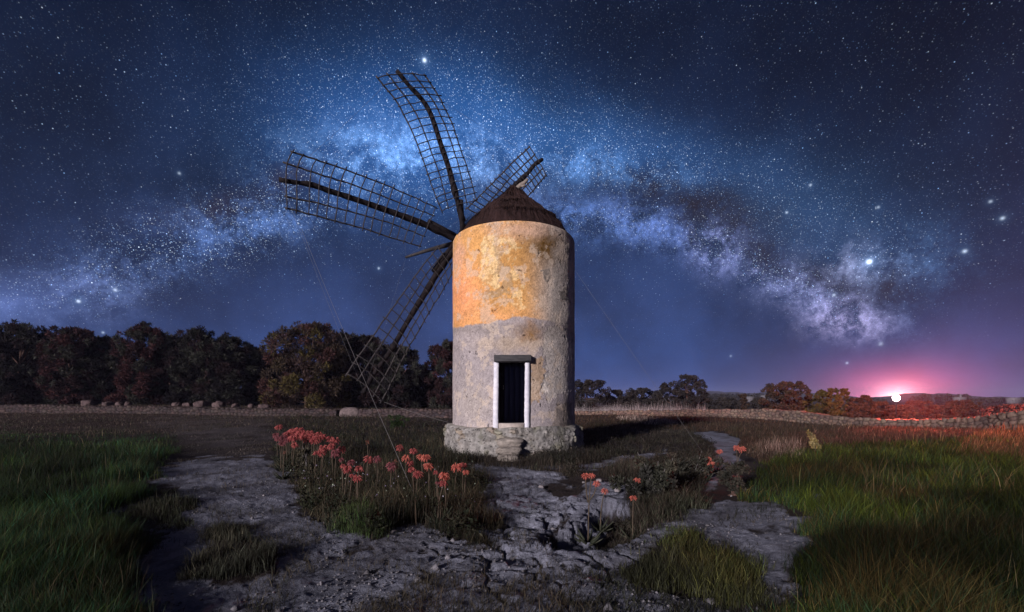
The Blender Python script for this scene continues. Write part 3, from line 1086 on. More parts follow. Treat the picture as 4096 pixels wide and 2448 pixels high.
def build_sail(stock, rails, nbar, r0, r1, rr=0.030, rb=0.022, pts=False, label=None, seed=0):
    rs = np.random.default_rng(seed)
    cv = (lambda L, off: np.asarray(L) + NRM * off) if pts else (lambda L, off: np.array([onplane(x, y, off) for x, y in L]))
    S = cv(stock, 0.0)
    S = resample(S, 30)
    S = np.vstack([S, HUB + (HUB - S[-1]) * 0.0 + 0.0])
    rad = np.linspace(r1, r0, len(S)) * (1 + 0.10 * rs.normal(size=len(S)))
    b = MB()
    b.tube(wlocal(S), rad, 9)
    st = b.build('sail', M_wood, wm, True)
    if label:
        st['label'] = label
    # splint bolted alongside the root of the stock
    k = len(S)
    a0 = S[int(k * 0.80)]
    a1 = S[-1]
    dv = (a1 - a0) / np.linalg.norm(a1 - a0)
    sd = np.cross(dv, NRM)
    b = MB()
    b.tube(wlocal([a0 + sd * r0 * 1.2, a0 + (a1 - a0) * 0.5 + sd * r0 * 1.15, a1 + sd * r0]), r0 * 0.75, 5)
    b.build('splint', M_wood, st)
    RL = [resample(cv(L, -0.10), 30) for L in rails]
    for L in RL:
        b = MB()
        L2 = L + rs.normal(0, 0.008, L.shape)
        b.tube(wlocal(L2), rr * np.linspace(1.15, 0.85, len(L2)), 6)
        b.build('rail', M_rail, st, True)
    for i in range(nbar):
        t = (i + 0.0) / (nbar - 1) * 0.97 + 0.012 + rs.normal(0, 0.004)
        pts_ = []
        for L in RL:
            f = np.clip(t, 0, 1) * (len(L) - 1)
            j = min(int(f), len(L) - 2)
            pts_.append(L[j] + (L[j + 1] - L[j]) * (f - j))
        P = np.array(pts_) - NRM * 0.045
        e0 = P[0] + (P[0] - P[1]) / np.linalg.norm(P[0] - P[1]) * rs.uniform(0.02, 0.14)
        e1 = P[-1] + (P[-1] - P[-2]) / np.linalg.norm(P[-1] - P[-2]) * rs.uniform(0.02, 0.14)
        P = resample(np.vstack([e0, P, e1]), 9)
        P[1:-1] += rs.normal(0, 0.012, (7, 3))
        b = MB()
        b.tube(wlocal(P), rb * rs.uniform(0.85, 1.2), 5)
        b.build('crossbar', M_rail, st, True)
    return st


build_sail([(1586, 282), (1612, 307), (1626, 338), (1671, 375), (1699, 411), (1722, 448), (1739, 499), (1767, 589), (1795, 668), (1812, 736), (1834, 820), (1857, 905)],
           [[(1505, 306), (1583, 398), (1637, 499), (1685, 617), (1727, 744), (1771, 854)],
            [(1547, 293), (1626, 392), (1677, 476), (1733, 628), (1767, 724), (1795, 837)],
            [(1648, 290), (1699, 352), (1744, 420), (1789, 521), (1818, 606), (1846, 707), (1868, 820)],
            [(1695, 296), (1753, 378), (1809, 493), (1846, 609), (1871, 676), (1908, 809)]], 19, 0.165, 0.085, seed=1, label='sail pointing up with the most crooked stock')
build_sail([(1116, 718), (1169, 730), (1226, 733), (1265, 741), (1310, 763), (1366, 778), (1479, 817), (1592, 857), (1705, 899), (1806, 950)],
           [[(1161, 605), (1296, 648), (1414, 690), (1527, 733), (1631, 778), (1750, 834)],
            [(1131, 649), (1282, 699), (1406, 736), (1564, 798), (1739, 864)],
            [(1138, 784), (1265, 812), (1423, 851), (1564, 893), (1702, 947)],
            [(1138, 830), (1293, 871), (1440, 910), (1564, 950), (1685, 987)]], 16, 0.165, 0.09, seed=2, label='sail reaching out to the left with a wavy thick stock')
build_sail([(1452, 1573), (1495, 1493), (1549, 1425), (1587, 1363), (1619, 1304), (1668, 1223), (1716, 1148), (1749, 1089), (1805, 1013)],
           [[(1382, 1505), (1409, 1460), (1458, 1393), (1504, 1326), (1566, 1239), (1644, 1129), (1695, 1056), (1759, 981)],
            [(1428, 1525), (1495, 1423), (1566, 1315), (1636, 1207), (1706, 1094), (1776, 1010)],
            [(1493, 1587), (1549, 1485), (1598, 1396), (1652, 1304), (1700, 1223), (1754, 1126), (1808, 1050)],
            [(1522, 1614), (1566, 1530), (1609, 1439), (1641, 1377), (1679, 1315), (1716, 1250), (1776, 1153), (1812, 1085)]], 16, 0.16, 0.09, seed=3,
           label='sail hanging down in front of the pines')
build_sail([(2169, 638), (2137, 658), (2110, 695), (2069, 732), (2037, 762), (1960, 840)],
           [[(2119, 587), (2040, 660), (1950, 753), (1862, 839)],
            [(2140, 617), (2040, 712), (1980, 783), (1904, 865)],
            [(2171, 673), (2120, 728), (2060, 789), (1975, 880)],
            [(2185, 699), (2130, 765), (2080, 818), (1998, 905)]], 17, 0.165, 0.10, rr=0.036, rb=0.028, seed=4, label='sail pointing up to the right behind the roof')
# the two sails behind the tower, seen only from further round
AXH = np.cross(NRM, [0, 0, 1.0])
for sd, ang, ln in ((5, -10, 6.2), (6, -69, 7.2)):
    u = AXH * math.cos(R(ang)) + np.array([0, 0, 1]) * math.sin(R(ang))
    w = AXH * -math.sin(R(ang)) + np.array([0, 0, 1]) * math.cos(R(ang))
    f = lambda a, b: HUB + u * ln * a + w * b
    build_sail([f(1.0, 0.0), f(0.8, 0.05), f(0.5, 0), f(0.1, 0)], [[f(0.97, k), f(0.6, k), f(0.2, k)] for k in (0.72, 0.34, -0.34, -0.72)], 15, 0.16, 0.09, pts=True, seed=sd)

b = MB()
b.tube(wlocal([HUB - NRM * 3.4, HUB - NRM * 0.5, HUB + NRM * 0.35]), [0.24, 0.26, 0.22], 12)
b.build('windshaft', M_wood, wm, True)
BOW = px(1624, 1029, 24.6)
b = MB()
b.tube(wlocal(resample([HUB, HUB + (BOW - HUB) * 0.5 + np.array([0, 0, 0.05]), BOW], 9)), np.linspace(0.13, 0.065, 9), 8)
b.build('bowsprit', M_rail, wm, True)


def wire(p, q, sag=0.12, r=0.004):
    p = np.asarray(p, float)
    q = np.asarray(q, float)
    t = np.linspace(0, 1, 14)[:, None]
    P = p + (q - p) * t
    P[:, 2] -= sag * (4 * t * (1 - t))[:, 0]
    b = MB()
    b.tube(wlocal(P), r, 5)
    b.build('guy_wire', M_wire, wm, True)


tip_l, tip_t, tip_d, tip_b = onplane(1125, 722), onplane(1590, 288), onplane(1456, 1568), onplane(2166, 642)
wire(tip_l, tip_t)
wire(tip_t, tip_b)
wire(tip_l, tip_d)
for tp in (tip_l, tip_t, tip_d, tip_b):
    wire(tp, BOW, 0.05, 0.003)


def ground_pt(x, y):
    X, Yq = gxy(x, y)
    return np.array([X, Yq, gh(X, Yq) - 0.05])


wire(onplane(1200, 900), ground_pt(1676, 2010), 0.1, 0.0045)
wire(onplane(1515, 1600), px(1796, 1690, 18.9), 0.05, 0.005)
wire(px(2090, 770, 18.9), ground_pt(2826, 1820), 0.1, 0.0030)


# ================================================================== dry stone walls
def stone_wall(name, pts, thick, label, stone=(0.36, 0.24), base=(0.066, 0.052, 0.056), seed=1, bury=0.35):
    """pts: (x, y, ztop, zbottom) along the wall"""
    P = np.array(pts, float)
    d = np.concatenate([[0], np.cumsum(np.hypot(*np.diff(P[:, :2], axis=0).T))])
    n = max(40, int(d[-1] / 0.075))
    sN = np.linspace(0, d[-1], n)
    C0 = np.stack([np.interp(sN, d, P[:, k]) for k in range(4)], 1)
    for _ in range(60):
        C0[1:-1] = 0.25 * C0[:-2] + 0.5 * C0[1:-1] + 0.25 * C0[2:]
    T = np.gradient(C0[:, :2], axis=0)
    T /= np.linalg.norm(T, axis=1, keepdims=True)
    Nn = np.stack([T[:, 1], -T[:, 0]], 1)
    Hh = float((C0[:, 2] - C0[:, 3]).mean()) + bury
    prof = [(thick / 2, 1 - k / 22) for k in range(22, -1, -1)]
    prof = [(thick / 2, k / 22) for k in range(23)] + [(thick / 2 - thick * k / 8, 1.0) for k in range(1, 9)] + [(-thick / 2, 1 - k / 6) for k in range(1, 7)]
    per = np.array([0] + list(np.cumsum([math.hypot(prof[i][0] - prof[i - 1][0], (prof[i][1] - prof[i - 1][1]) * Hh) for i in range(1, len(prof))])))
    S, U = np.meshgrid(sN, per)
    OFF = np.repeat(np.array([p[0] for p in prof])[:, None], n, 1)
    ZT = np.repeat(np.array([p[1] for p in prof])[:, None], n, 1)
    f = fbm(S * 5, U * 5, 4, seed + 5)
    w1, w2, cid = worley(S / stone[0] + 0.5 * fbm(S * 2, U * 2, 3, seed + 7), U / stone[1] + 0.5 * fbm(S * 2 + 4, U * 2, 3, seed + 8), seed)
    gap = sm((w2 - w1) / 0.30)
    amp = 0.10 * gap * (0.4 + cid) + (f - 0.5) * 0.05
    zt = C0[:, 2] + (fbm(sN * 1.4, sN * 0, 4, seed + 9) - 0.5) * 0.22
    zb = C0[:, 3] - bury
    Z = zb[None] + (zt - zb)[None] * ZT
    side = np.clip(OFF / (thick / 2), -1, 1)
    topm = (ZT > 0.995)
    x = C0[None, :, 0] + Nn[None, :, 0] * (OFF + side * amp)
    y = C0[None, :, 1] + Nn[None, :, 1] * (OFF + side * amp)
    Z = Z + np.where(topm, amp * 0.9, 0)
    col = stone_cols(cid, f, base, 0.55) * (0.30 + 0.70 * gap[..., None])
    k, m = S.shape
    idx = np.arange(k * m).reshape(k, m)
    Q = np.stack([idx[:-1, :-1], idx[:-1, 1:], idx[1:, 1:], idx[1:, :-1]], -1).reshape(-1, 4)
    o = mesh_np(name, np.stack([x, y, Z], -1).reshape(-1, 3), Q, None, M_stone, None, True, col.reshape(-1, 3))
    return tag(o, label, 'wall')


def wall_pts(spec, H):
    out = []
    for x, y, Y in spec:
        p = px(x, y, Y)
        out.append((p[0], p[1], p[2], p[2] - H))
    return out


stone_wall('dry_stone_wall', wall_pts([(-260, 1617, WALLY), (0, 1622, WALLY), (300, 1626, WALLY), (700, 1632, WALLY), (1100, 1640, WALLY), (1350, 1641, WALLY)], 0.66), 0.5,
           'low dark dry stone wall along the foot of the pines left of the pale block', seed=101)
stone_wall('dry_stone_wall', wall_pts([(1440, 1641, WALLY - .2), (1600, 1640, WALLY - .4), (1830, 1641, WALLY - .6), (1990, 1643, WALLY - .6)], 0.85), 0.5,
           'short stretch of dry stone wall between the pale block and the windmill', seed=131, base=(0.075, 0.058, 0.064))
stone_wall('dry_stone_wall', wall_pts([(2200, 1648, 64), (2450, 1645, 63), (2700, 1642, 60), (2950, 1640, 56), (3100, 1640, 51), (3200, 1648, 47.5), (3350, 1669, 43), (3500, 1680, 39.5),
                                       (3650, 1682, 37), (3800, 1679, 34.5), (3950, 1668, 32), (4060, 1654, 30), (4150, 1640, 29), (4300, 1630, 28)], 0.85), 0.6,
           'long curving dry stone wall of pale rounded stones below the glowing horizon', (0.50, 0.30), (0.165, 0.120, 0.108), 151, 0.5)
# plastered block where the left wall has its gap
pc = px(1398, 1634, 40.6)
o = rock_mesh('stone_block', (0, 0, 0), 0.95, 0.5, 0.62, 9, M_stone, None, 0.05, 30, 0, (0.15, 0.122, 0.130))
o.location = (pc[0], pc[1] + 0.2, pc[2] - 0.50)
tag(o, 'smooth pale plastered block ending the stone wall behind the flowers', 'block')

# boulders on the bank behind the left wall
BO = [(355, 1604, 24, 1.0, 'tallest pointed boulder on the dark bank at far left'), (430, 1622, 16, 0.5, 'small low boulder just right of the pointed one at far left'),
      (480, 1624, 16, 0.4, 'flattish little boulder alone under the gap in the pines'), (514, 1620, 11, 0.5, 'small boulder below the reddish pine, left of its trunk'),
      (707, 1618, 17, 0.8, 'low rounded boulder left end of the boulder row on the wall'), (750, 1619, 16, 0.8, 'small peaked boulder second in the row, beside the big one'),
      (808, 1607, 29, 1.0, 'big blocky pinkish boulder in the middle of the row on the wall'), (877, 1610, 23, 1.0, 'pointed boulder at the right end of the row on the wall'),
      (942, 1626, 14, 0.5, 'low flat boulder alone right of the pointed one'), (1004, 1629, 12, 0.5, 'tiny boulder left of the long slab on the wall'),
      (1058, 1628, 22, 0.45, 'long flat slab of rock lying behind the wall by the big pine')]
for k, (x, y, w, hk, lab) in enumerate(BO):
    Y = 43.0
    p = px(x, y, Y)
    zb = float(base_h(np.array([p[0]]), np.array([Y]))[0]) - 0.2
    hz = max(0.25, (p[2] - zb) / 2)
    o = rock_mesh('boulder', (0, 0, 0), w / F * Y * 1.05, w / F * Y * 0.9, hz * 1.40, 60 + k, M_boulder, None, 0.34, 22)
    o.location = (p[0], Y, zb + hz * 0.9)
    o.rotation_euler = (0, 0, k * 1.3)
    tag(o, lab, 'boulder', 'boulders along the left wall')


# ================================================================== trees
def leaf_cloud(centres, radii, n, size, colset, rs, squash=0.8, droop=0.0, needle=False):
    """many small leaf sprays spread through a set of clumps"""
    centres = np.asarray(centres, float)
    radii = np.asarray(radii, float)
    pr = radii ** 2
    k = rs.choice(len(centres), n, p=pr / pr.sum())
    d = rs.normal(size=(n, 3))
    d /= np.linalg.norm(d, axis=1, keepdims=True)
    rad = radii[k] * (rs.uniform(0.25, 1.0, n) ** 0.55)
    p = centres[k] + d * rad[:, None] * np.array([1, 1, squash])
    # spray direction: outward and up, scattered
    a = d * 0.9 + rs.normal(0, 0.55, (n, 3)) + np.array([0, 0, 0.35 - droop])
    a /= np.linalg.norm(a, axis=1, keepdims=True)
    b = np.cross(a, rs.normal(size=(n, 3)))
    b /= np.linalg.norm(b, axis=1, keepdims=True) + 1e-9
    L = size * rs.uniform(0.6, 1.5, n)[:, None]
    w = L * (rs.uniform(0.10, 0.20, (n, 1)) if needle else rs.uniform(0.22, 0.42, (n, 1)))
    V = np.stack([p - a * L * 0.2, p + b * w + a * L * 0.25, p + a * L, p - b * w * 0.8 + a * L * 0.35], 1).reshape(-1, 3)
    Q = np.arange(n * 4).reshape(-1, 4)
    cs = np.asarray(colset, float)
    cc = cs[rs.integers(0, len(cs), len(centres))][k] * rs.uniform(0.55, 1.45, (n, 1))
    return V, Q, np.repeat(cc, 4, 0)


PINE = [(0.027, 0.028, 0.027), (0.050, 0.054, 0.047), (0.018, 0.016, 0.019), (0.030, 0.019, 0.023)]
PINE_RED = [(0.060, 0.026, 0.030), (0.036, 0.020, 0.024), (0.044, 0.046, 0.040)]
PINE_OLIVE = [(0.080, 0.066, 0.026), (0.058, 0.044, 0.034), (0.072, 0.036, 0.036), (0.060, 0.040, 0.038)]
SCRUB = [(0.032, 0.030, 0.033), (0.044, 0.040, 0.040)]
RUST = [(0.066, 0.040, 0.028), (0.050, 0.034, 0.028)]
YELL = [(0.100, 0.070, 0.024), (0.072, 0.052, 0.024)]


def tree(name, x, ytop, hw, Y, cols, label, cat, seed, n=9000, size=0.30, low=0.12, group=None, trunk=True, clumps=46, zb=None, cone=0.0, full=False):
    rs = np.random.default_rng(seed)
    t = px(x, ytop, Y)
    z0 = float(base_h(np.array([t[0]]), np.array([Y]))[0]) if zb is None else zb
    H = t[2] - z0
    W = hw / F * Y
    root = empty(name, (t[0], Y, z0 - 0.05), label, cat, group)
    cen, rad = [], []
    for k in range(clumps):
        q = rs.uniform(low, 1.0)
        ww = W * (1 - cone * q) * (math.sqrt(max(0.02, 1 - (max(0, q - 0.40) / 0.62) ** 2)) if full else math.sqrt(max(0.03, 1 - ((q - 0.48) / 0.62) ** 2)))
        a = rs.uniform(0, 2 * math.pi)
        rr = ww * math.sqrt(rs.uniform(0.05, 1.0)) * 0.95
        cr = (rs.uniform(0.07, 0.24) if full else rs.uniform(0.13, 0.25)) * (W * 0.75 + H * 0.12) * (1 - 0.35 * q)
        cen.append((rr * math.cos(a), rr * math.sin(a) * 0.85, min(q * H, H - cr * 0.75)))
        rad.append(cr)
    cr = 0.17 * (W * 0.7 + H * 0.12)
    for k in range(14 if full else 0):      # upright tufts on the crown
        a = rs.uniform(0, 2 * math.pi)
        q = rs.uniform(0.0, 0.75)
        c2 = cr * rs.uniform(0.22, 0.42)
        cen.append((W * q * math.cos(a), W * q * math.sin(a), H * (0.40 + 0.62 * math.sqrt(1 - q * q)) - c2 + rs.uniform(-0.3, 0.5)))
        rad.append(c2)
    for k in range(clumps // 3):      # smaller tufts round the outline
        q = rs.uniform(0.35, 1.0)
        ww = W * (1 - cone * q) * math.sqrt(max(0.03, 1 - ((q - 0.48) / 0.60) ** 2))
        a = rs.uniform(0, 2 * math.pi)
        c2 = cr * rs.uniform(0.30, 0.65)
        cen.append((ww * math.cos(a), ww * math.sin(a) * 0.85, min(q * H, H - c2 * 0.6)))
        rad.append(c2)
    cen.append((rs.normal() * W * 0.12, 0, H - cr * 0.8))
    rad.append(cr)
    V, Q, cc = leaf_cloud(cen, rad, n, size, cols, rs, 1.0 if full else 0.8, 0.0, full)
    mesh_np('crown', V, Q, None, M_leaf, root, False, cc)
    b = MB()
    lean = rs.normal(0, 0.05 * H)
    top = np.array([lean, 0, H * 0.78])
    tr = [np.array([0, 0, -0.1]), np.array([lean * 0.1 + rs.normal(0, .08), 0, H * 0.25]), np.array([lean * 0.5 + rs.normal(0, .12), 0, H * 0.52]), top]
    r0 = max(0.05, 0.020 * H)
    b.tube(resample(tr, 9), np.linspace(r0, r0 * 0.3, 9), 7)
    for k in range(14 if trunk else 5):
        c = np.array(cen[rs.integers(0, len(cen))])
        q = min(0.75, max(0.12, (c[2] / H) * 0.75))
        s0 = resample(tr, 20)[int(q * 19)]
        m_ = (s0 + c) / 2 + rs.normal(0, 0.12 * W, 3) * 0.6
        b.tube(resample([s0, m_, c], 6), np.linspace(r0 * 0.42, r0 * 0.10, 6), 5)
    b.build('trunk', M_bark, root, True)
    return root


GP = 'pines behind the left wall'
LT = [(-70, 1290, 150, 50, PINE, 'dark pine cut by the left edge of the picture'),
      (70, 1300, 135, 49, PINE, 'dark rounded pine at far left, first full crown'),
      (205, 1338, 100, 52, PINE, 'lower dark pine between two taller ones at far left'),
      (290, 1316, 105, 49, PINE_RED, 'twin topped dark pine left of the dip in the treeline'),
      (410, 1352, 110, 51, PINE, 'dark pine sloping down to the dip above the pointed boulder'),
      (478, 1420, 70, 56, PINE, 'low dark pine filling the dip in the treeline'),
      (572, 1306, 105, 48, PINE_RED, 'tall reddish pine just right of the dip in the treeline'),
      (680, 1350, 90, 52, PINE, 'narrow dark pine behind the low rounded boulder'),
      (790, 1322, 105, 49, PINE, 'pine with a grey green top above the blocky boulder'),
      (905, 1352, 110, 50, PINE, 'dark pine right of the grey green top'),
      (1000, 1392, 85, 52, PINE, 'dark shoulder pine stepping down toward the olive one'),
      (1080, 1420, 70, 56, PINE, 'lowest pine in the notch left of the olive one'),
      (1225, 1300, 165, 46, PINE_OLIVE, 'broad olive and reddish pine with bare limbs and visible trunk'),
      (1370, 1338, 95, 52, PINE, 'dark pine close behind the right side of the olive one'),
      (1480, 1352, 110, 50, PINE, 'pine seen through the tip of the hanging sail'),
      (1600, 1392, 95, 50, PINE, 'pine whose right side ends beside the hanging sail'),
      (1700, 1490, 60, 53, PINE, 'low pine in the gap between hanging sail and windmill'),
      (1795, 1372, 95, 51, PINE_RED, 'reddish pine half hidden by the windmill wall')]
for k, (x, y, w, Y, c, lab) in enumerate(LT):
    tree('pine_tree', x, y, w, Y, c, lab, 'tree', 200 + k, n=34000 if w > 80 else 20000, size=0.27, low=0.0 if k != 12 else 0.05, group=GP, clumps=130, full=True)

for k, (x, y, Y) in enumerate(((-20, 1380, 60), (140, 1385, 62), (250, 1390, 60), (360, 1400, 62), (500, 1455, 60), (640, 1395, 62), (740, 1392, 60), (850, 1400, 62), (950, 1425, 60), (1060, 1455, 62),
                               (1140, 1420, 62), (1310, 1395, 60), (1430, 1400, 62), (1550, 1420, 60), (1660, 1470, 62))):
    tree('pine_tree', x, y, 95, Y, PINE[2:], 'shadowed pine of the second row, filling the gaps behind the front pines', 'tree', 260 + k, n=12000, size=0.38, low=0.0, group='second row of pines', clumps=60, full=True)

GR = 'trees behind the right wall'
RT = [('broadleaf_tree', 2350, 1520, 95, 68, SCRUB, 'dark round tree touching the right side of the windmill', 0.3),
      ('broadleaf_tree', 2480, 1560, 70, 72, SCRUB, 'left half of the wide low tree pair right of the windmill', 0.3),
      ('broadleaf_tree', 2570, 1552, 75, 72, SCRUB, 'right half of the wide low tree pair right of the windmill', 0.3),
      ('broadleaf_tree', 2690, 1528, 65, 68, SCRUB, 'shorter tree leaning on the tallest right hand tree', 0.25),
      ('broadleaf_tree', 2755, 1500, 70, 66, SCRUB, 'tallest tree on the right, where the guy wire crosses', 0.2),
      ('broadleaf_tree', 2830, 1590, 30, 66, SCRUB, 'small tree at the right foot of the tallest right hand tree', 0.2),
      ('broadleaf_tree', 2905, 1590, 52, 64, SCRUB, 'low domed tree before the distant blue hill', 0.1),
      ('broadleaf_tree', 2970, 1578, 26, 64, RUST, 'small brownish peaked tree right of the domed one', 0.1),
      ('broadleaf_tree', 3035, 1590, 28, 62, SCRUB, 'small dark tree left of the big reddish bush', 0.1),
      ('broadleaf_tree', 3140, 1526, 92, 57, RUST, 'big reddish brown bushy tree with spiky outline', 0.05)]
for k, (nm, x, y, w, Y, c, lab, lw) in enumerate(RT):
    tree(nm, x, y, w, Y, c, lab, 'tree', 300 + k, n=15000 if w > 50 else 6000, size=0.17, low=lw * 0.5, group=GR, clumps=70 if w > 50 else 30)
GB = 'bushes behind the right wall'
RB = [(2870, 1612, 50, 60, SCRUB, 'low dark bush under the domed tree'),
      (2950, 1610, 60, 60, SCRUB, 'low dark bush under the small peaked tree'),
      (3040, 1612, 60, 58, SCRUB, 'low dark bush left of the big reddish tree'),
      (3235, 1575, 42, 53, YELL, 'olive bush against the right side of the big reddish tree'),
      (3285, 1560, 30, 51, YELL, 'feathery olive bush with a double tip'),
      (3330, 1553, 34, 49, YELL, 'yellowish bush with one thin tall tip'),
      (3372, 1555, 30, 48, YELL, 'yellow brown bush with a spiky top nearest the middle of the row'),
      (3420, 1592, 38, 47, RUST, 'low rusty bush right of the yellow ones'),
      (3462, 1582, 26, 46, RUST, 'narrow rusty bush with a pointed top left of the light'),
      (3515, 1606, 42, 45, RUST, 'low red lit bush just below left of the light'),
      (3600, 1620, 48, 43, RUST, 'low red lit bush right under the light'),
      (3680, 1604, 52, 43, RUST, 'red lit bush right of the light'),
      (3770, 1622, 46, 41, RUST, 'low dull red bush between the light and the dark mound'),
      (3860, 1602, 66, 41, RUST, 'dark reddish mound of a bush near the right edge'),
      (3960, 1622, 60, 39, SCRUB, 'low dark bush right of the reddish mound'),
      (4060, 1618, 60, 38, SCRUB, 'low dark bush at the right edge of the picture')]
for k, (x, y, w, Y, c, lab) in enumerate(RB):
    Y = Y + 6
    tree('bush', x, y, w * 1.15, Y, c, lab, 'bush', 400 + k, n=8000, size=0.15, low=0.0, group=GB, trunk=False, clumps=45, cone=0.35 if y < 1600 else 0.1)


# far belt of trees before the hills
def far_wood():
    rs = np.random.default_rng(5)
    cen, rad = [], []
    for x0, x1, yt, Y in ((2790, 3090, 1574, 330), (3440, 3540, 1590, 300), (3640, 3905, 1576, 300), (3890, 4300, 1590, 290), (2300, 2800, 1592, 330)):
        n = int((x1 - x0) / 7)
        for k in range(n):
            x = x0 + (x1 - x0) * rs.uniform()
            e = min(1, (x - x0) / 60 + .3, (x1 - x) / 60 + .3)
            t = px(x, HZ - (HZ - yt) * e * rs.uniform(0.7, 1.08), Y + rs.uniform(-20, 20))
            r = rs.uniform(1.4, 2.8)
            for z in np.arange(t[2] - r, -1, -r * 1.2):
                cen.append((t[0] + rs.normal(0, .6), t[1], z))
                rad.append(r)
    V, Q, cc = leaf_cloud(cen, rad, 26000, 1.0, [(0.030, 0.030, 0.028), (0.042, 0.038, 0.034)], rs, 0.9)
    o = mesh_np('far_wood', V, Q, None, M_leaf, None, False, cc)
    o['kind'] = 'stuff'


far_wood()


def house(x, yt, yb, w, Y, label, chim=False):
    p = px(x, yt, Y)
    H = (yb - yt) / F * Y
    W = w / F * Y
    zb = p[2] - H
    root = empty('house', (p[0], Y, zb), label, 'house', 'far white houses')
    b = MB()
    b.box((0, 0, H * 0.4), W, W * 0.6, H * 0.8 + 2.0)
    b.box((W * 0.32, 0.3, H * 0.62), W * 0.42, W * 0.5, H * 0.3)
    b.build('wall', M_house, root)
    b = MB()
    w2, d2 = W * 0.53, W * 0.34
    V = [(-w2, -d2, H * 0.8 + 0.01), (w2, -d2, H * 0.8 + 0.01), (w2, d2, H * 0.8 + 0.01), (-w2, d2, H * 0.8 + 0.01), (-w2 * .8, 0, H), (w2 * .8, 0, H)]
    b.add(V, [(0, 1, 5, 4), (2, 3, 4, 5), (0, 3, 2, 1)], [(1, 2, 5), (3, 0, 4)])
    rf = b.build('roof', M_houseroof, root)
    if chim:
        b = MB()
        b.box((w2 * 0.3, 0, H + 0.9), 0.8, 0.8, 2.6)
        b.build('chimney', M_house, rf)
    for k in range(3):
        b = MB()
        b.box((-W * 0.33 + k * W * 0.3, -W * 0.3 - 0.02, H * 0.42), W * 0.10, 0.08, H * 0.24)
        b.build('window', M_pane, root)


house(3058, 1588, 1599, 30, 210, 'small white flat house left of the big reddish tree')
house(3000, 1593, 1600, 26, 220, 'tiny white house low behind the small brown tree')
house(3835, 1594, 1602, 40, 230, 'long pale house with chimney before the wood right of the light', True)
house(4050, 1597, 1606, 44, 210, 'pale house nearest the right edge of the picture')

# ------------------------------------------------------------------ the light on the horizon
LP = px(3585, 1592, 43.5)
lroot = empty('floodlight', (LP[0], LP[1], float(base_h(np.array([LP[0]]), np.array([LP[1]]))[0])), 'blazing pinkish white light low on the right horizon', 'lamp')
l0 = np.array(lroot.location)
b = MB()
b.tube(np.array([(0, 0, -0.2), (0, 0, LP[2] - l0[2] - 0.4)]), 0.05, 8)
b.build('pole', M_wood, lroot)
me, q, bs, out = mat_new('lamp_glass')
em = q.new('ShaderNodeEmission')
em.inputs['Color'].default_value = (1.0, 0.80, 0.78, 1)
em.inputs['Strength'].default_value = 30.0
me.node_tree.links.new(em.outputs[0], out.inputs['Surface'])
u = rock_mesh('lamp_globe', (0, 0, LP[2] - l0[2]), 0.30, 0.30, 0.30, 3, me, lroot, 0.0, 24, 0, None, 2.0)
for aim, cone, watts in (((0.42, -1.0, -0.22), 150, 110000.0), ((-0.05, 1.0, -0.08), 172, 8000.0)):    # one head over the field, one on the bushes
    pl = bpy.data.lights.new('lamp_light', 'SPOT')
    pl.energy = watts
    pl.color = (1.0, 0.13, 0.09)
    pl.spot_size = R(cone)
    pl.spot_blend = 0.25
    pl.shadow_soft_size = 0.35
    plo = bpy.data.objects.new('lamp_light', pl)
    plo.parent = lroot
    plo.location = (0, 0, LP[2] - l0[2] + 0.75)
    plo.rotation_euler = Vector(aim).to_track_quat('-Z', 'Y').to_euler()
    C.objects.link(plo)


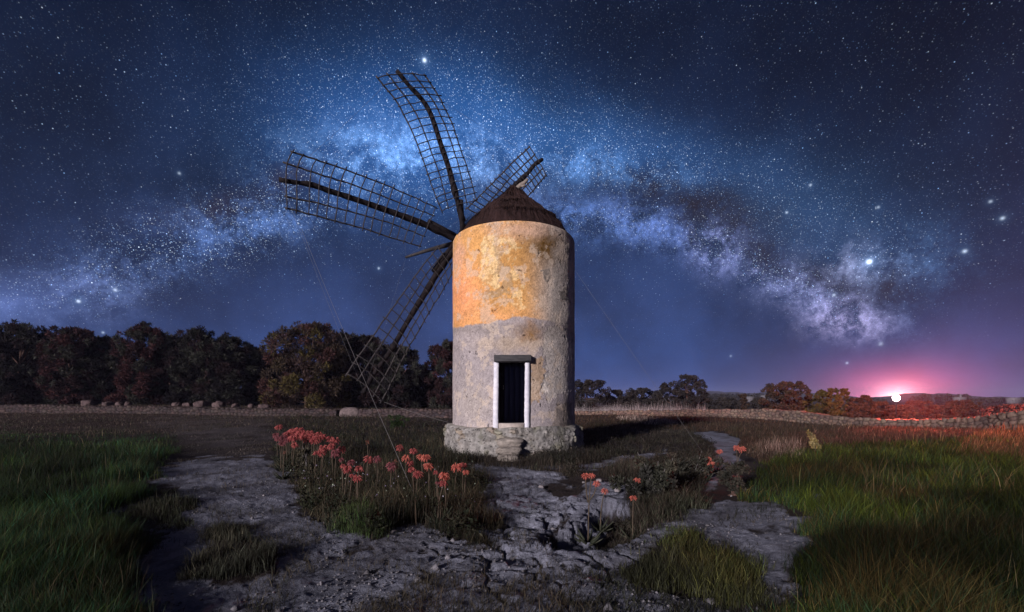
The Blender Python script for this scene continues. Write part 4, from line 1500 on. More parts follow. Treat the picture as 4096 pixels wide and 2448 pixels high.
# ================================================================== grass
def blades(name, poly, n, hrange, cols, wid=0.0045, lean=0.35, holes=None, amp=50, wind=(0.25, 0.0), seed=0, clump=0.0, taper=None, patch=0.0, ymin=1615, kw=0.00042, xw=60):
    rs = np.random.default_rng(seed)
    P = np.array(poly, float)
    x0, x1 = P[:, 0].min() - xw, P[:, 0].max() + xw
    y0, y1 = max(ymin, P[:, 1].min() - 20), P[:, 1].max() + 20
    X = rs.uniform(x0, x1, n * 3)
    Yp = rs.uniform(y0, y1, n * 3)
    Y = E * F / (Yp - HZ)
    x = (X - 2048) / F * Y
    ok = mask(x, Y, [poly], amp) > rs.uniform(0.1, 0.9, len(x))
    if holes:
        ok &= mask(x, Y, holes, amp) < 0.5
    if clump:
        ok &= fbm(x * 1.6, Y * 1.6, 3, 300 + seed) > rs.uniform(clump - 0.12, clump + 0.12, len(x))
    ok &= np.hypot(x - TX, Y - TY) > 2.95
    x, y = x[ok][:n], Y[ok][:n]
    n = len(x)
    z = ground_h(x, y) - 0.02
    r = np.hypot(x, y)
    big = fbm(x * 0.8, y * 0.8, 3, 310 + seed)
    h = rs.uniform(hrange[0], hrange[1], n) * (0.35 + 1.3 * big) * rs.choice([1.0, 0.6, 1.35], n, p=[0.6, 0.3, 0.1])
    Xr, Yr = topx(x, y)
    if taper:
        h = h * (0.25 + 0.75 * sm((Yr - taper[0]) / (taper[1] - taper[0])))
    inner = 0.0
    for k in range(6):        # shorter and thinner towards the ragged edge of the stand
        inner = inner + mask(x + 0.28 * math.cos(k * 1.047), y + 0.28 * math.sin(k * 1.047), [poly], amp) / 6
    h = h * (0.30 + 0.70 * inner)
    a = rs.uniform(0, 2 * math.pi, n)
    ln = h * np.abs(rs.normal(lean, lean * 0.5, n))
    dx = np.cos(a) * ln + wind[0] * h
    dy = np.sin(a) * ln + wind[1] * h
    w = np.maximum(wid * rs.uniform(0.6, 1.4, n), kw * r)
    b = rs.uniform(0, math.pi, n)
    wx, wy = np.cos(b) * w, np.sin(b) * w * 0.5
    p = np.stack([x, y, z], -1)
    ww = np.stack([wx, wy, 0 * wx], -1)
    m1 = p + np.stack([dx * 0.35, dy * 0.35, h * 0.6], -1)
    tp = p + np.stack([dx, dy, h], -1)
    V = np.stack([p - ww, p + ww, m1 - ww * 0.8, m1 + ww * 0.8, tp], 1).reshape(-1, 3)
    k = np.arange(n)[:, None] * 5
    Q = k + np.array([[0, 1, 3, 2]])
    T = k + np.array([[2, 3, 4]])
    cs = np.asarray(cols, float)
    ci = np.clip((fbm(x * 0.7 + 5, y * 0.7, 3, 320 + seed) * 1.6 - 0.3 + rs.normal(0, 0.16, n)) * len(cs), 0, len(cs) - 1).astype(int)
    cc = cs[ci] * np.clip(rs.lognormal(-0.35, 0.55, (n, 1)), 0.15, 3.2)
    if patch:
        cc = cc * (1 - patch + 2 * patch * sm((fbm(x * 0.55, y * 0.55, 4, 330 + seed) - 0.3) / 0.4))[:, None]
    o = mesh_np(name, V, Q, T, M_grass, None, False, np.repeat(cc, 5, 0))
    o['kind'] = 'stuff'
    return o


GL = [(0.016, 0.032, 0.012), (0.024, 0.048, 0.009), (0.012, 0.042, 0.022), (0.030, 0.036, 0.014)]
GRR = [(0.034, 0.054, 0.012), (0.050, 0.070, 0.010), (0.022, 0.048, 0.022), (0.062, 0.048, 0.018)]
DRY = [(0.070, 0.050, 0.036), (0.055, 0.045, 0.034), (0.090, 0.062, 0.044)]
DRYL = [(0.42, 0.34, 0.31), (0.30, 0.24, 0.22)]
P_gl = [(-150, 1738), (500, 1735), (720, 1745), (700, 1815), (610, 1880), (560, 1990), (500, 2090), (545, 2250), (640, 2400), (700, 2560), (720, 2800), (-400, 2800)]
P_gr = [(3010, 1905), (3090, 1830), (3250, 1800), (3600, 1765), (3800, 1735), (4250, 1675), (4400, 2800), (3190, 2800), (3190, 2420), (3280, 2210), (3320, 2120), (3110, 2070), (3030, 2010)]
blades('tall_grass', P_gl, 130000, (0.18, 0.46), GL, 0.0030, 0.40, [P_spot], 130, (0.06, 0), 1, ymin=1700, taper=(1725, 1830), patch=0.6, clump=0.36)
blades('tall_grass', P_gr, 165000, (0.18, 0.46), GRR, 0.0030, 0.46, [P_spot2], 110, (0.16, 0), 2, ymin=1660, taper=(1690, 1850), patch=0.6, clump=0.36)
P_goldr = [(3740, 1860), (3900, 1740), (4096, 1690), (4250, 1680), (4250, 1900), (3950, 1900)]
blades('golden_grass', P_goldr, 9000, (0.30, 0.55), [(0.15, 0.085, 0.042), (0.10, 0.060, 0.034)], 0.004, 0.30, None, 60, (0.28, 0), 3, ymin=1665, clump=0.48)
P_bed = [(1080, 1700), (1300, 1690), (1560, 1690), (1790, 1720), (1800, 1790), (1960, 1850), (1880, 1868), (1960, 1930), (1960, 2000), (1930, 2120), (1890, 2190), (1800, 2180), (1690, 2140),
         (1560, 2125), (1400, 2150), (1280, 2120), (1200, 2010), (1130, 1900), (1090, 1800)]
blades('scrub_grass', P_bed, 26000, (0.12, 0.40), [(0.032, 0.036, 0.022), (0.045, 0.040, 0.028), (0.060, 0.050, 0.034), (0.028, 0.036, 0.026)], 0.004, 0.42, None, 90, (0.02, 0), 4, ymin=1680, patch=0.5, clump=0.40)
blades('dry_stalks', [(1130, 1800), (1900, 1880), (1950, 2000), (1900, 2160), (1600, 2120), (1300, 2120)], 900, (0.30, 0.65), [(0.085, 0.065, 0.050), (0.060, 0.050, 0.038)], 0.0035, 0.16, None, 30, (0.02, 0), 5)
blades('green_tuft', [(1350, 2060), (1480, 2050), (1540, 2110), (1480, 2150), (1360, 2140)], 2600, (0.18, 0.36), [(0.035, 0.085, 0.025), (0.060, 0.095, 0.035)], 0.004, 0.18, None, 30, (0, 0), 6)
blades('dry_stalks', P_gr, 2200, (0.32, 0.58), [(0.15, 0.115, 0.06), (0.10, 0.085, 0.05), (0.07, 0.09, 0.035)], 0.002, 0.30, None, 60, (0.14, 0), 31, ymin=1690, clump=0.45)
blades('dry_stalks', P_gl, 1500, (0.35, 0.65), [(0.055, 0.060, 0.030), (0.040, 0.062, 0.040), (0.065, 0.055, 0.035)], 0.002, 0.30, None, 60, (0.06, 0), 32, ymin=1740, clump=0.45)
blades('meadow_grass', [(680, 1685), (1100, 1680), (1110, 1800), (1000, 1835), (760, 1845), (640, 1900), (690, 1800)], 9000, (0.03, 0.10), [(0.060, 0.052, 0.050), (0.090, 0.080, 0.078), (0.040, 0.040, 0.034)], 0.004, 0.7, None, 60, (0, 0), 33, ymin=1680, clump=0.46)
blades('sparse_grass', P_path, 22000, (0.04, 0.15), [(0.030, 0.034, 0.024), (0.050, 0.046, 0.034), (0.070, 0.060, 0.044)], 0.003, 0.6, None, 130, (0, 0), 30, ymin=1840, clump=0.54)
# darker tufts standing in the gravel
for k, hp in enumerate(P_holes):
    blades('grass_tuft', hp, (3600, 2600, 9000)[k], ((0.10, 0.24), (0.10, 0.24), (0.16, 0.38))[k],
           ([(0.026, 0.030, 0.024), (0.040, 0.040, 0.030)], [(0.030, 0.038, 0.026), (0.042, 0.042, 0.030)], [(0.045, 0.066, 0.022), (0.075, 0.082, 0.030), (0.040, 0.045, 0.028)])[k],
           0.004, 0.34, None, 130, (0.03, 0), 10 + k, patch=0.4, clump=0.40)
P_rs = [(2330, 1770), (2480, 1700), (2760, 1700), (2900, 1750), (2870, 1800), (2900, 1860), (2830, 1900), (2760, 1980), (2800, 2010), (2700, 2100), (2520, 2150), (2400, 2150),
        (2500, 2040), (2580, 1990), (2450, 1930), (2330, 1900), (2120, 1870), (2100, 1840), (2330, 1820)]
blades('scrub_grass', P_rs, 26000, (0.12, 0.34), [(0.036, 0.034, 0.028), (0.050, 0.042, 0.036), (0.044, 0.050, 0.036)], 0.004, 0.4, [P_streak, P_trail], 80, (0.04, 0), 20, ymin=1690, patch=0.4, clump=0.42)
blades('base_grass', [(1770, 1770), (1830, 1790), (1960, 1830), (1990, 1860), (2080, 1862), (2110, 1835), (2280, 1800), (2360, 1770), (2380, 1810), (2300, 1860), (2100, 1885), (1900, 1866), (1760, 1810)],
       9000, (0.14, 0.34), [(0.026, 0.026, 0.024), (0.040, 0.034, 0.030)], 0.004, 0.35, None, 20, (0, 0), 21)
P_back = [(-300, 1655), (1000, 1668), (1820, 1680), (1800, 1760), (1100, 1720), (600, 1750), (-300, 1750)]
blades('meadow_grass', P_back, 24000, (0.06, 0.16), [(0.055, 0.042, 0.036), (0.070, 0.055, 0.048), (0.045, 0.045, 0.032)], 0.006, 0.5, None, 30, (0, 0), 22, ymin=1648)
P_field = [(2290, 1662), (2700, 1655), (3100, 1660), (3350, 1678), (3600, 1688), (3900, 1684), (4200, 1660), (3800, 1760), (3300, 1800), (3060, 1860), (2960, 1800), (2900, 1730), (2500, 1720), (2320, 1800)]
blades('meadow_grass', P_field, 40000, (0.14, 0.36), [(0.060, 0.040, 0.032), (0.075, 0.048, 0.036), (0.050, 0.044, 0.030)], 0.006, 0.4, [P_trail], 30, (0.08, 0), 23, ymin=1652)
blades('pale_dry_grass', [(2460, 1668), (2560, 1666), (2680, 1686), (2720, 1700), (2620, 1702), (2480, 1682)], 2600, (0.25, 0.5), DRYL, 0.008, 0.3, None, 15, (0.1, 0), 24, ymin=1640, kw=0.0007, xw=10)
blades('pale_dry_grass', [(3000, 1790), (3130, 1770), (3210, 1780), (3220, 1830), (3100, 1850), (3010, 1830)], 900, (0.25, 0.55), [(0.24, 0.19, 0.17), (0.16, 0.13, 0.11)], 0.005, 0.25, None, 30, (0.06, 0), 25)
blades('pale_dry_grass', [(3360, 1690), (3420, 1690), (3430, 1712), (3365, 1712)], 260, (0.25, 0.5), [(0.34, 0.22, 0.15)], 0.008, 0.25, None, 15, (0.08, 0), 26)


def wall_fringe():
    """pale dry grass along the top of the far wall, behind it"""
    rs = np.random.default_rng(77)
    n = 2600
    X = rs.uniform(2300, 2830, n)
    Y = 65.5 - (X - 2300) / 530 * 4.5 + rs.uniform(0, 3, n)
    x = (X - 2048) / F * Y
    z = base_h(x, Y)
    h = rs.uniform(0.9, 1.7, n) * (0.5 + 0.8 * fbm(x * 0.5, Y, 3, 9))
    w = rs.uniform(0.010, 0.028, n)
    h = h * np.where(rs.uniform(size=n) > 0.8, 1.35, rs.uniform(0.55, 1.0, n))
    p = np.stack([x, Y, z], -1)
    t = p + np.stack([rs.normal(0.1, .25, n), rs.normal(0, .1, n), h], -1)
    ww = np.stack([w, 0 * w, 0 * w], -1)
    V = np.stack([p - ww, p + ww, t], 1).reshape(-1, 3)
    o = mesh_np('dry_grass', V, None, np.arange(n * 3).reshape(-1, 3), M_grass, None, False, np.repeat(np.array([0.40, 0.37, 0.40]) * rs.uniform(.3, 1.3, (n, 1)), 3, 0))
    o['kind'] = 'stuff'


wall_fringe()


def ground_cover(poly, n, seed, cols, hr, amp=60):
    rs = np.random.default_rng(seed)
    P = np.array(poly, float)
    X = rs.uniform(P[:, 0].min(), P[:, 0].max(), n * 3)
    Yp = rs.uniform(max(1690, P[:, 1].min()), P[:, 1].max(), n * 3)
    Y = E * F / (Yp - HZ)
    x = (X - 2048) / F * Y
    ok = (mask(x, Y, [poly], amp) > 0.6) & (np.hypot(x - TX, Y - TY) > 3.1) & (fbm(x * 1.2, Y * 1.2, 3, seed) > rs.uniform(0.40, 0.6, len(x))) & (path_mask(x, Y) < 0.3)
    x, Y = x[ok][:n], Y[ok][:n]
    r = rs.uniform(0.06, 0.20, len(x)) * (0.6 + Y / 25)
    cen = np.stack([x, Y, ground_h(x, Y) + rs.uniform(hr[0], hr[1], len(x))], -1)
    V, Q, cc = leaf_cloud(cen, r, 34 * len(x), 0.05, cols, rs, 0.8)
    o = mesh_np('ground_cover', V, Q, None, M_leaf, None, False, cc)
    o['kind'] = 'stuff'


ground_cover(P_bed, 620, 801, [(0.024, 0.028, 0.018), (0.036, 0.036, 0.026), (0.018, 0.024, 0.016)], (0.02, 0.25))
ground_cover(P_rs, 560, 802, [(0.026, 0.026, 0.022), (0.036, 0.034, 0.030)], (0.02, 0.22))
ground_cover([(1800, 1690), (2320, 1690), (2700, 1690), (2760, 1750), (2400, 1830), (2100, 1850), (1900, 1850)], 300, 803, [(0.026, 0.022, 0.022), (0.036, 0.028, 0.028)], (0.0, 0.2))

# stones strewn over the gravel: uncountable chips
def chips():
    rs = np.random.default_rng(12)
    n = 3600
    X = rs.uniform(450, 3350, n * 2)
    Yp = rs.uniform(1840, 2600, n * 2)
    Y = E * F / (Yp - HZ)
    x = (X - 2048) / F * Y
    ok = (path_mask(x, Y) > 0.5) & (fbm(x * 1.7, Y * 1.7, 4, 444) > rs.uniform(0.42, 0.62, len(x)))
    x, Y = x[ok][:n], Y[ok][:n]
    n = len(x)
    z = ground_h(x, Y)
    s = rs.uniform(0.006, 0.022, n) * (1 + 2.0 * (rs.uniform(size=n) > 0.97))
    oc = np.array([(1, 0, 0), (0, 1, 0), (-1, 0, 0), (0, -1, 0), (0, 0, .7), (0, 0, -.7)], float)
    V = oc[None] * s[:, None, None] * rs.uniform(0.6, 1.5, (n, 6, 1))
    an = rs.uniform(0, 6.28, n)
    c, s_ = np.cos(an)[:, None], np.sin(an)[:, None]
    V = np.stack([V[..., 0] * c - V[..., 1] * s_, V[..., 0] * s_ + V[..., 1] * c, V[..., 2]], -1) + np.stack([x, Y, z + s * 0.3], -1)[:, None]
    T = np.array([(0, 1, 4), (1, 2, 4), (2, 3, 4), (3, 0, 4), (1, 0, 5), (2, 1, 5), (3, 2, 5), (0, 3, 5)])
    T = (np.arange(n)[:, None, None] * 6 + T[None]).reshape(-1, 3)
    o = mesh_np('gravel', V.reshape(-1, 3), None, T, M_stone, None, False, np.repeat(np.array([0.20, 0.20, 0.24]) * rs.uniform(.4, 1.3, (n, 1)), 6, 0))
    o['kind'] = 'stuff'


chips()

# single stones lying about, countable
STN = [(2397, 1943, 20, 'pale stone left of the top of the branched flower stalk'), (2470, 1985, 26, 'rounded pale stone lying on the middle rock ledge'),
       (2335, 1938, 12, 'small white stone below the twin coral blooms'), (2165, 1955, 20, 'stone with white specks beside the rocky path'),
       (1575, 2130, 22, 'pale rock tip at the left end of the bedrock shelf'), (1245, 2150, 9, 'small pale stone under the left scrub'),
       (1056, 1998, 10, 'white stone on the gravel left of the tall dry stems'), (2925, 1993, 9, 'tiny white stone on top of the right gravel bank'),
       (2338, 2262, 8, 'small white stone on the near gravel right of centre'), (2550, 2210, 8, 'small white stone before the dark pit')]
for k, (x, y, w, lab) in enumerate(STN):
    X, Y = gxy(x, y)
    s = w / F * Y * 0.55
    o = rock_mesh('stone', (0, 0, 0), s, s * 0.8, s * 0.7, 90 + k, M_stone, None, 0.3, 14, 0, (0.24, 0.23, 0.26))
    o.location = (X, Y, gh(X, Y) + s * 0.35)
    o.rotation_euler = (0, 0, k)
    tag(o, lab, 'stone', 'loose stones')


# ================================================================== coral aloe flowers
def blossom_mesh(seed, cols, n=38):
    """unit bloom (radius about 1): drooping tubular florets from a short flat-topped head"""
    rs = np.random.default_rng(seed)
    b = MB()
    cc = []
    cs = np.array(cols)
    for k in range(n):
        q = (k + 0.5) / n
        a = k * 2.39996 + rs.normal(0, 0.2)
        el = 0.75 - 1.25 * q + rs.normal(0, 0.14)
        d = np.array([math.cos(a) * math.cos(el), math.sin(a) * math.cos(el), math.sin(el)])
        s = np.array([0, 0, 0.42 - 0.45 * q]) + d * 0.10
        L = rs.uniform(0.80, 1.15) * (0.60 + 0.40 * math.sin(math.pi * min(1, q + 0.2)))
        m_ = s + d * L * 0.55
        e = m_ + (d * 0.50 + np.array([0, 0, -0.62])) * L * 0.85
        n0 = b.n
        b.tube([s, m_, e], [0.030, 0.066, 0.042], 5)
        c = cs[rs.integers(0, len(cs))] * rs.uniform(0.7, 1.25)
        cc.append(np.tile(c, (b.n - n0, 1)))
    return b, np.vstack(cc)


def rosette(b, n, L, rs):
    for k in range(n):
        a = k * 2.39996 + rs.normal(0, 0.15)
        up = 0.35 + 0.75 * k / n
        d = np.array([math.cos(a), math.sin(a), 0])
        P = [d * 0.03, d * L * 0.4 + np.array([0, 0, L * 0.30 * up]), d * L * 0.75 + np.array([0, 0, L * 0.62 * up]), d * L * 0.95 + np.array([0, 0, L * 0.95 * up])]
        b.tube(resample(P, 7), np.array([0.024, 0.030, 0.028, 0.022, 0.016, 0.009, 0.002]) * (L / 0.3), 5)


CORAL = [(0.42, 0.100, 0.108), (0.52, 0.150, 0.145), (0.34, 0.070, 0.080)]
ROSE = [(0.30, 0.090, 0.110), (0.24, 0.085, 0.110)]
BRIGHT = [(0.62, 0.195, 0.155), (0.52, 0.130, 0.110)]
proto = {}
for key, cl in (('coral', CORAL), ('rose', ROSE), ('bright', BRIGHT)):
    for v in range(3):
        bb, cc = blossom_mesh(500 + v + 10 * len(proto), cl)
        o = bb.build('blossom', M_petal, None, True, cc)
        proto[(key, v)] = o.data
        bpy.data.objects.remove(o)
bb, cc = blossom_mesh(590, [(0.30, 0.10, 0.085), (0.26, 0.12, 0.09)], 16)
bb.V = [v * np.array([0.55, 0.55, 1.0]) * np.array([1, 1, -1]) for v in bb.V]
bb.T = [t[:, ::-1] for t in bb.T]
bb.Q = [t[:, ::-1] for t in bb.Q]
o = bb.build('blossom', M_petal, None, True, cc)
proto[('bud', 0)] = proto[('bud', 1)] = proto[('bud', 2)] = o.data
bpy.data.objects.remove(o)
ros = []
for v in range(3):
    bb = MB()
    rosette(bb, 13, 0.26, np.random.default_rng(600 + v))
    o = bb.build('leaf_rosette', M_aloe, None, True)
    ros.append(o.data)
    bpy.data.objects.remove(o)


def aloe(heads, stem_h, label, kind='coral', r_px=19, group=None, seed=0, base_px=None):
    """heads: image positions of the blooms of one plant; the first fixes how far away the plant stands"""
    rs = np.random.default_rng(700 + seed)
    x, y = heads[0]
    Y = (E - stem_h - 0.02) * F / (y - HZ)
    if base_px is not None:
        bx, by = base_px
        X, Y = gxy(bx, by)
    else:
        X = (x - 2048) / F * Y + rs.normal(0, 0.04)
    z = gh(X, Y)
    root = empty('aloe_plant', (X, Y, z), label, 'flower', group)
    for i, (hx, hy) in enumerate(heads):
        p = px(hx, hy, Y) - np.array([X, Y, z])
        rad = 1.12 * r_px / F * Y
        start = np.array([0, 0, 0.0])
        fork = np.array([p[0] * 0.25, 0, max(0.1, p[2] * 0.62)])
        if i > 0 and len(heads) > 2:
            start = np.array([0, 0, (px(*heads[0], Y)[2] - z) * 0.62])
            fork = start + (p - start) * np.array([0.75, 1, 0.45])
        sb = MB()
        sb.tube(resample([start, fork, p - np.array([0, 0, rad * 0.05])], 8), np.linspace(0.010, 0.007, 8) * (1 + Y / 40), 6)
        st = sb.build('stem', M_stem, root, True)
        bl = bpy.data.objects.new('blossom', proto[(kind, rs.integers(0, 3))])
        C.objects.link(bl)
        bl.parent = root
        bl.location = p
        k = rad * rs.uniform(0.92, 1.1)
        bl.scale = (k, k, k * rs.uniform(0.85, 1.1))
        bl.rotation_euler = (rs.normal(0, 0.15), rs.normal(0, 0.2), rs.uniform(0, 6.28))
    ro = bpy.data.objects.new('leaf_rosette', ros[seed % 3])
    C.objects.link(ro)
    ro.parent = root
    ro.scale = (1, 1, 1)
    ro.rotation_euler = (0, 0, rs.uniform(0, 6.28))
    return root


GA = 'coral aloe flowers in the scrub left of the windmill'
crowd_lab = 'coral aloe bloom packed in the crowded flower bank at the left end of the scrub'
crowd = [(1172, 1729), (1196, 1727), (1172, 1757), (1196, 1750), (1223, 1745), (1208, 1734), (1247, 1750), (1256, 1768), (1268, 1760), (1291, 1751), (1233, 1762), (1158, 1740), (1215, 1752), (1240, 1737),
         (1276, 1744), (1322, 1760), (1342, 1767), (1327, 1788)]
for k, h in enumerate(crowd):
    aloe([h], 0.78 + 0.1 * ((k * 7) % 5) / 5, crowd_lab, 'coral', 17, GA, k)
roses = [(1113, 1758), (1133, 1755), (1150, 1763), (1128, 1776), (1105, 1745), (1142, 1742)]
for k, h in enumerate(roses):
    aloe([h], 0.80, 'faded rosy aloe bloom in the small pale group at the very left of the flowers', 'rose', 14, GA, 30 + k)
single = [((1116, 1711), 0.85, 'coral', 14, 'dim red aloe bloom standing highest and farthest left, above the pale ones'),
          ((1181, 1783), 0.75, 'coral', 14, 'lone coral aloe bloom hanging below the pale group, left of the grey green plant'),
          ((1295, 1796), 0.75, 'coral', 18, 'coral aloe bloom just right of the grey green plant, upper of a stacked pair'),
          ((1288, 1814), 0.75, 'coral', 17, 'coral aloe bloom just right of the grey green plant, lower of a stacked pair'),
          ((1266, 1814), 0.75, 'coral', 13, 'small coral aloe bloom touching the left of the stacked pair'),
          ((1346, 1814), 0.75, 'rose', 19, 'big dull pink aloe bloom at the lower right end of the crowded bank'),
          ((1368, 1800), 0.75, 'coral', 15, 'dark red aloe bloom at the right end of the crowded bank'),
          ((1366, 1841), 0.70, 'rose', 10, 'little mauve aloe bloom in the gap under the crowded bank'),
          ((1390, 1881), 0.68, 'coral', 18, 'coral aloe bloom left most in the middle clump above the dry grass'),
          ((1373, 1866), 0.68, 'coral', 12, 'small coral aloe bloom at upper left of the middle clump'),
          ((1405, 1853), 0.70, 'rose', 14, 'dull rosy aloe bloom topping the middle clump'),
          ((1436, 1878), 0.68, 'coral', 18, 'upright red aloe bloom at right of the middle clump'),
          ((1429, 1916), 0.66, 'coral', 19, 'lowest coral aloe bloom of the middle clump'),
          ((1408, 1905), 0.66, 'coral', 10, 'smallest coral aloe bloom tucked beside the lowest one of the middle clump'),
          ((1473, 1841), 0.70, 'coral', 17, 'coral aloe bloom below the tall bare bud stalk'),
          ((1509, 1840), 0.70, 'rose', 18, 'pinkish grey aloe bloom right of the tall bare bud stalk'),
          ((1567, 1868), 0.70, 'rose', 20, 'faded wide aloe bloom between the tall bud stalk and the guy wire'),
          ((1599, 1795), 0.75, 'coral', 15, 'flat topped coral aloe bloom where the guy wire passes, highest of the right clump'),
          ((1654, 1807), 0.75, 'coral', 17, 'coral aloe bloom alone right of the guy wire, above the others'),
          ((1623, 1837), 0.70, 'bright', 17, 'orange coral aloe bloom crossed by the guy wire'),
          ((1642, 1857), 0.70, 'coral', 15, 'coral aloe bloom upper of three in a slanting column under the guy wire'),
          ((1647, 1880), 0.68, 'coral', 16, 'coral aloe bloom middle of three in a slanting column under the guy wire'),
          ((1672, 1900), 0.66, 'coral', 17, 'coral aloe bloom lowest of three in a slanting column under the guy wire'),
          ((1684, 1832), 0.70, 'bright', 18, 'bright coral aloe bloom left of a touching pair'),
          ((1705, 1834), 0.70, 'bright', 18, 'bright coral aloe bloom right of a touching pair'),
          ((1713, 1870), 0.68, 'bright', 20, 'large orange coral aloe bloom directly below the touching pair'),
          ((1742, 1892), 0.66, 'coral', 9, 'tiny coral aloe bloom between the large ones near the rocky path'),
          ((1775, 1908), 0.65, 'bright', 21, 'wide coral aloe bloom with a small one hanging just beneath it'),
          ((1773, 1938), 0.62, 'coral', 17, 'coral aloe bloom hanging lowest beside the rocky path'),
          ((1749, 1933), 0.62, 'rose', 9, 'small rosy aloe bloom left of the lowest one'),
          ((1827, 1873), 0.68, 'bright', 23, 'largest orange aloe bloom at the right end, close to the rocky path'),
          ((1852, 1864), 0.68, 'coral', 16, 'red aloe bloom half behind the largest one at the right end'),
          ((1864, 1891), 0.66, 'bright', 12, 'small orange aloe bloom at the extreme right end by the rocky path'),
          ((1582, 1842), 0.72, 'bud', 12, 'single pale bud stalk left of the guy wire'),
          ((1138, 1809), 0.72, 'bud', 9, 'small pale bud stalk under the pale group at left')]
for k, (h, sh, kd, rp, lab) in enumerate(single):
    aloe([h], sh, lab, kd, rp, GA, 60 + k)
aloe([(1470, 1767)], 1.02, 'tall thick bare aloe stalk with a pale tufted bud', 'bud', 14, GA, 120)
GA2 = 'coral aloe flowers right of the rocky path'
aloe([(2365, 1905), (2342, 1906), (2387, 1936)], 0.9, 'aloe with twin coral blooms and a side bloom on one long branched stalk', 'bright', 15, GA2, 131, (2352, 2125))
aloe([(2417, 1967)], 0.45, 'narrow upright red aloe bloom above the middle rock ledge', 'bright', 13, GA2, 132)
aloe([(2549, 1924)], 0.50, 'lone coral aloe bloom with a drooping skirt left of the leafy shrub', 'bright', 14, GA2, 133)
aloe([(2533, 1994)], 0.40, 'round coral aloe bloom low at the right end of the rock ledge', 'bright', 15, GA2, 134)
aloe([(2831, 1840), (2843, 1859)], 0.55, 'aloe with two overlapping coral blooms under the end of the right guy wire', 'bright', 15, GA2, 135)
aloe([(2878, 1808)], 0.60, 'small coral aloe bloom standing over the narrow trail', 'bright', 12, GA2, 136)
aloe([(2946, 1794), (2970, 1800)], 0.62, 'aloe with two side by side coral blooms right of the narrow trail', 'bright', 13, GA2, 137)


# ================================================================== other plants
def leafy_shrub(x, y, w, h, label, seed, n, cols, twigs=10, size=0.05, pale=None, name='shrub'):
    rs = np.random.default_rng(seed)
    X, Y = gxy(x, y)
    W, H = w / F * Y, h / F * Y
    root = empty(name, (X, Y, gh(X, Y)), label, 'plant')
    cen = [(rs.normal(0, W * 0.42), rs.normal(0, W * 0.30), rs.uniform(0.15, 0.9) * H) for _ in range(26)]
    rad = rs.uniform(0.10, 0.22, 26) * W
    V, Q, cc = leaf_cloud(cen, rad, n, size, cols, rs, 1.0)
    mesh_np('foliage', V, Q, None, M_leaf, root, False, cc)
    b = MB()
    for k in range(twigs):
        c = np.array(cen[k % 26]) * 1.1
        b.tube(resample([(rs.normal(0, .05), rs.normal(0, .05), 0), c * 0.5 + rs.normal(0, .06, 3), c + np.array([0, 0, rs.uniform(0.02, .15)])], 7), np.linspace(0.011, 0.004, 7), 5)
    b.build('branches', pale or M_bark, root, True)
    return root


M_twig = m_noise('dead_twig', (0.10, 0.10, 0.11), (0.22, 0.21, 0.22), 10, 0.9)
leafy_shrub(2640, 2010, 150, 170, 'large dark leafy shrub with pale dead twigs right of the rock ledge', 31, 5200, [(0.040, 0.044, 0.036), (0.058, 0.058, 0.046), (0.034, 0.036, 0.034)], 20, 0.055, M_twig)
leafy_shrub(2760, 1930, 120, 110, 'second dark leafy shrub behind the large one, near the narrow trail', 32, 3400, [(0.040, 0.042, 0.036), (0.055, 0.052, 0.044)], 14, 0.055, M_twig)
leafy_shrub(2930, 1990, 70, 150, 'dark upright shrub right of the narrow trail under two blooms', 33, 2200, [(0.030, 0.032, 0.028), (0.044, 0.042, 0.036)], 12, 0.05)
leafy_shrub(1895, 1800, 20, 62, 'small dark rounded bush growing against the stone plinth', 34, 2600, [(0.014, 0.022, 0.010), (0.022, 0.032, 0.014)], 6, 0.05, None, 'small_bush')
leafy_shrub(1228, 1900, 44, 110, 'grey green feathery plant on tall pale stems among the blooms', 35, 2600, [(0.080, 0.078, 0.058), (0.10, 0.092, 0.066)], 9, 0.04, M_twig)
leafy_shrub(1590, 1730, 45, 60, 'low green weed by the guy wire below the stone wall', 36, 2200, [(0.026, 0.050, 0.018), (0.036, 0.060, 0.022)], 6, 0.06)
leafy_shrub(2130, 2075, 1, 1, 'tiny sprout in a crack of the rocky path', 37, 60, [(0.03, 0.04, 0.02)], 2, 0.02) if False else None

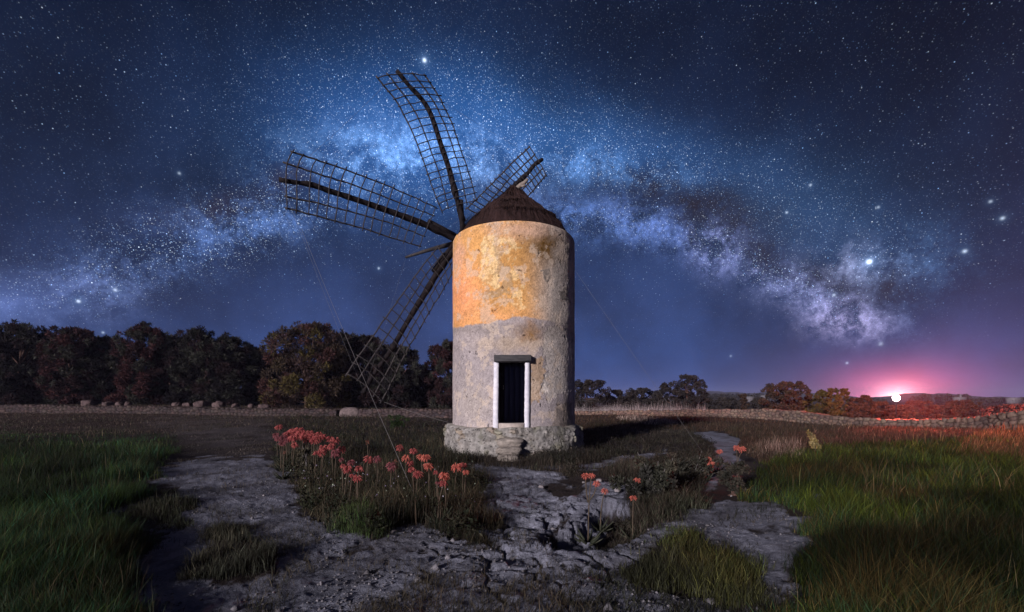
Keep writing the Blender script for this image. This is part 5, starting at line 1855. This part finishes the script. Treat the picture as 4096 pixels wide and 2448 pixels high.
# pale yellow flower spike in the right meadow
X, Y = gxy(3262, 1812)
mr = empty('mullein_plant', (X, Y, gh(X, Y)), 'pale yellow flowering plant leaning left in the right meadow', 'plant')
rs = np.random.default_rng(41)
b = MB()
cen, rad = [], []
for k, (ax, az_) in enumerate(((3236, 1728), (3252, 1740), (3264, 1764), (3278, 1786), (3246, 1770))):
    p = px(ax, az_, Y) - np.array(mr.location)
    b.tube(resample([(0, 0, 0), (p[0] * 0.35, 0, p[2] * 0.6), p], 8), np.linspace(0.012, 0.005, 8), 5)
    for q in np.linspace(0.55, 1.0, 6):
        cen.append((p[0] * q, rs.normal(0, .03), p[2] * q))
        rad.append(0.06)
b.build('stalk', M_stem, mr, True)
V, Q, cc = leaf_cloud(cen, rad, 900, 0.055, [(0.24, 0.20, 0.08), (0.17, 0.16, 0.08), (0.30, 0.25, 0.13)], rs, 1.0)
mesh_np('flower_spike', V, Q, None, M_leaf, mr, False, cc)

# white and lilac specks of small wildflowers in the scrub
rs = np.random.default_rng(51)
n = 120
X = rs.uniform(1150, 1900, n)
Yp = rs.uniform(1880, 2060, n)
Y = E * F / (Yp - HZ)
x = (X - 2048) / F * Y
ok = mask(x, Y, [P_bed], 20) > 0.5
x, Y = x[ok], Y[ok]
n = len(x)
c0 = np.stack([x, Y, ground_h(x, Y) + rs.uniform(0.12, 0.42, n)], -1)
s = rs.uniform(0.007, 0.014, n)[:, None, None]
a = rs.uniform(0, 6.28, n)
u = np.stack([np.cos(a), 0.3 * np.sin(a), np.sin(a)], -1)[:, None]
w = np.stack([-np.sin(a), 0.3 * np.cos(a), np.cos(a)], -1)[:, None]
ang = np.arange(6) * math.pi / 3
V = c0[:, None] + s * (u * np.cos(ang)[None, :, None] + w * np.sin(ang)[None, :, None]) * (1 + 0.35 * (np.arange(6) % 2))[None, :, None]
V = np.concatenate([c0[:, None] - np.array([0, 0.012, 0]), V], 1)
T = np.array([(0, k + 1, (k + 1) % 6 + 1) for k in range(6)])
T = (np.arange(n)[:, None, None] * 7 + T[None]).reshape(-1, 3)
cc = np.array([(0.34, 0.34, 0.42), (0.24, 0.20, 0.36), (0.30, 0.36, 0.30)])[rs.integers(0, 3, n)] * rs.uniform(.5, 1.2, (n, 1))
o = mesh_np('wildflowers', V.reshape(-1, 3), None, T, M_petal, None, False, np.repeat(cc, 7, 0))
o['kind'] = 'stuff'

# ------------------------------------------------------------------ night air
me, q, bs, out = mat_new('night_air')
me.node_tree.nodes.remove(bs)
vol = q.new('ShaderNodeVolumePrincipled')
vol.inputs['Color'].default_value = (0.50, 0.52, 0.85, 1)
vol.inputs['Density'].default_value = 0.00030
vol.inputs['Anisotropy'].default_value = 0.0
me.node_tree.links.new(vol.outputs[0], out.inputs['Volume'])
b = MB()
b.box((0, 900, 21), 5200, 2600, 60)
o = b.build('haze', me)
o['kind'] = 'stuff'
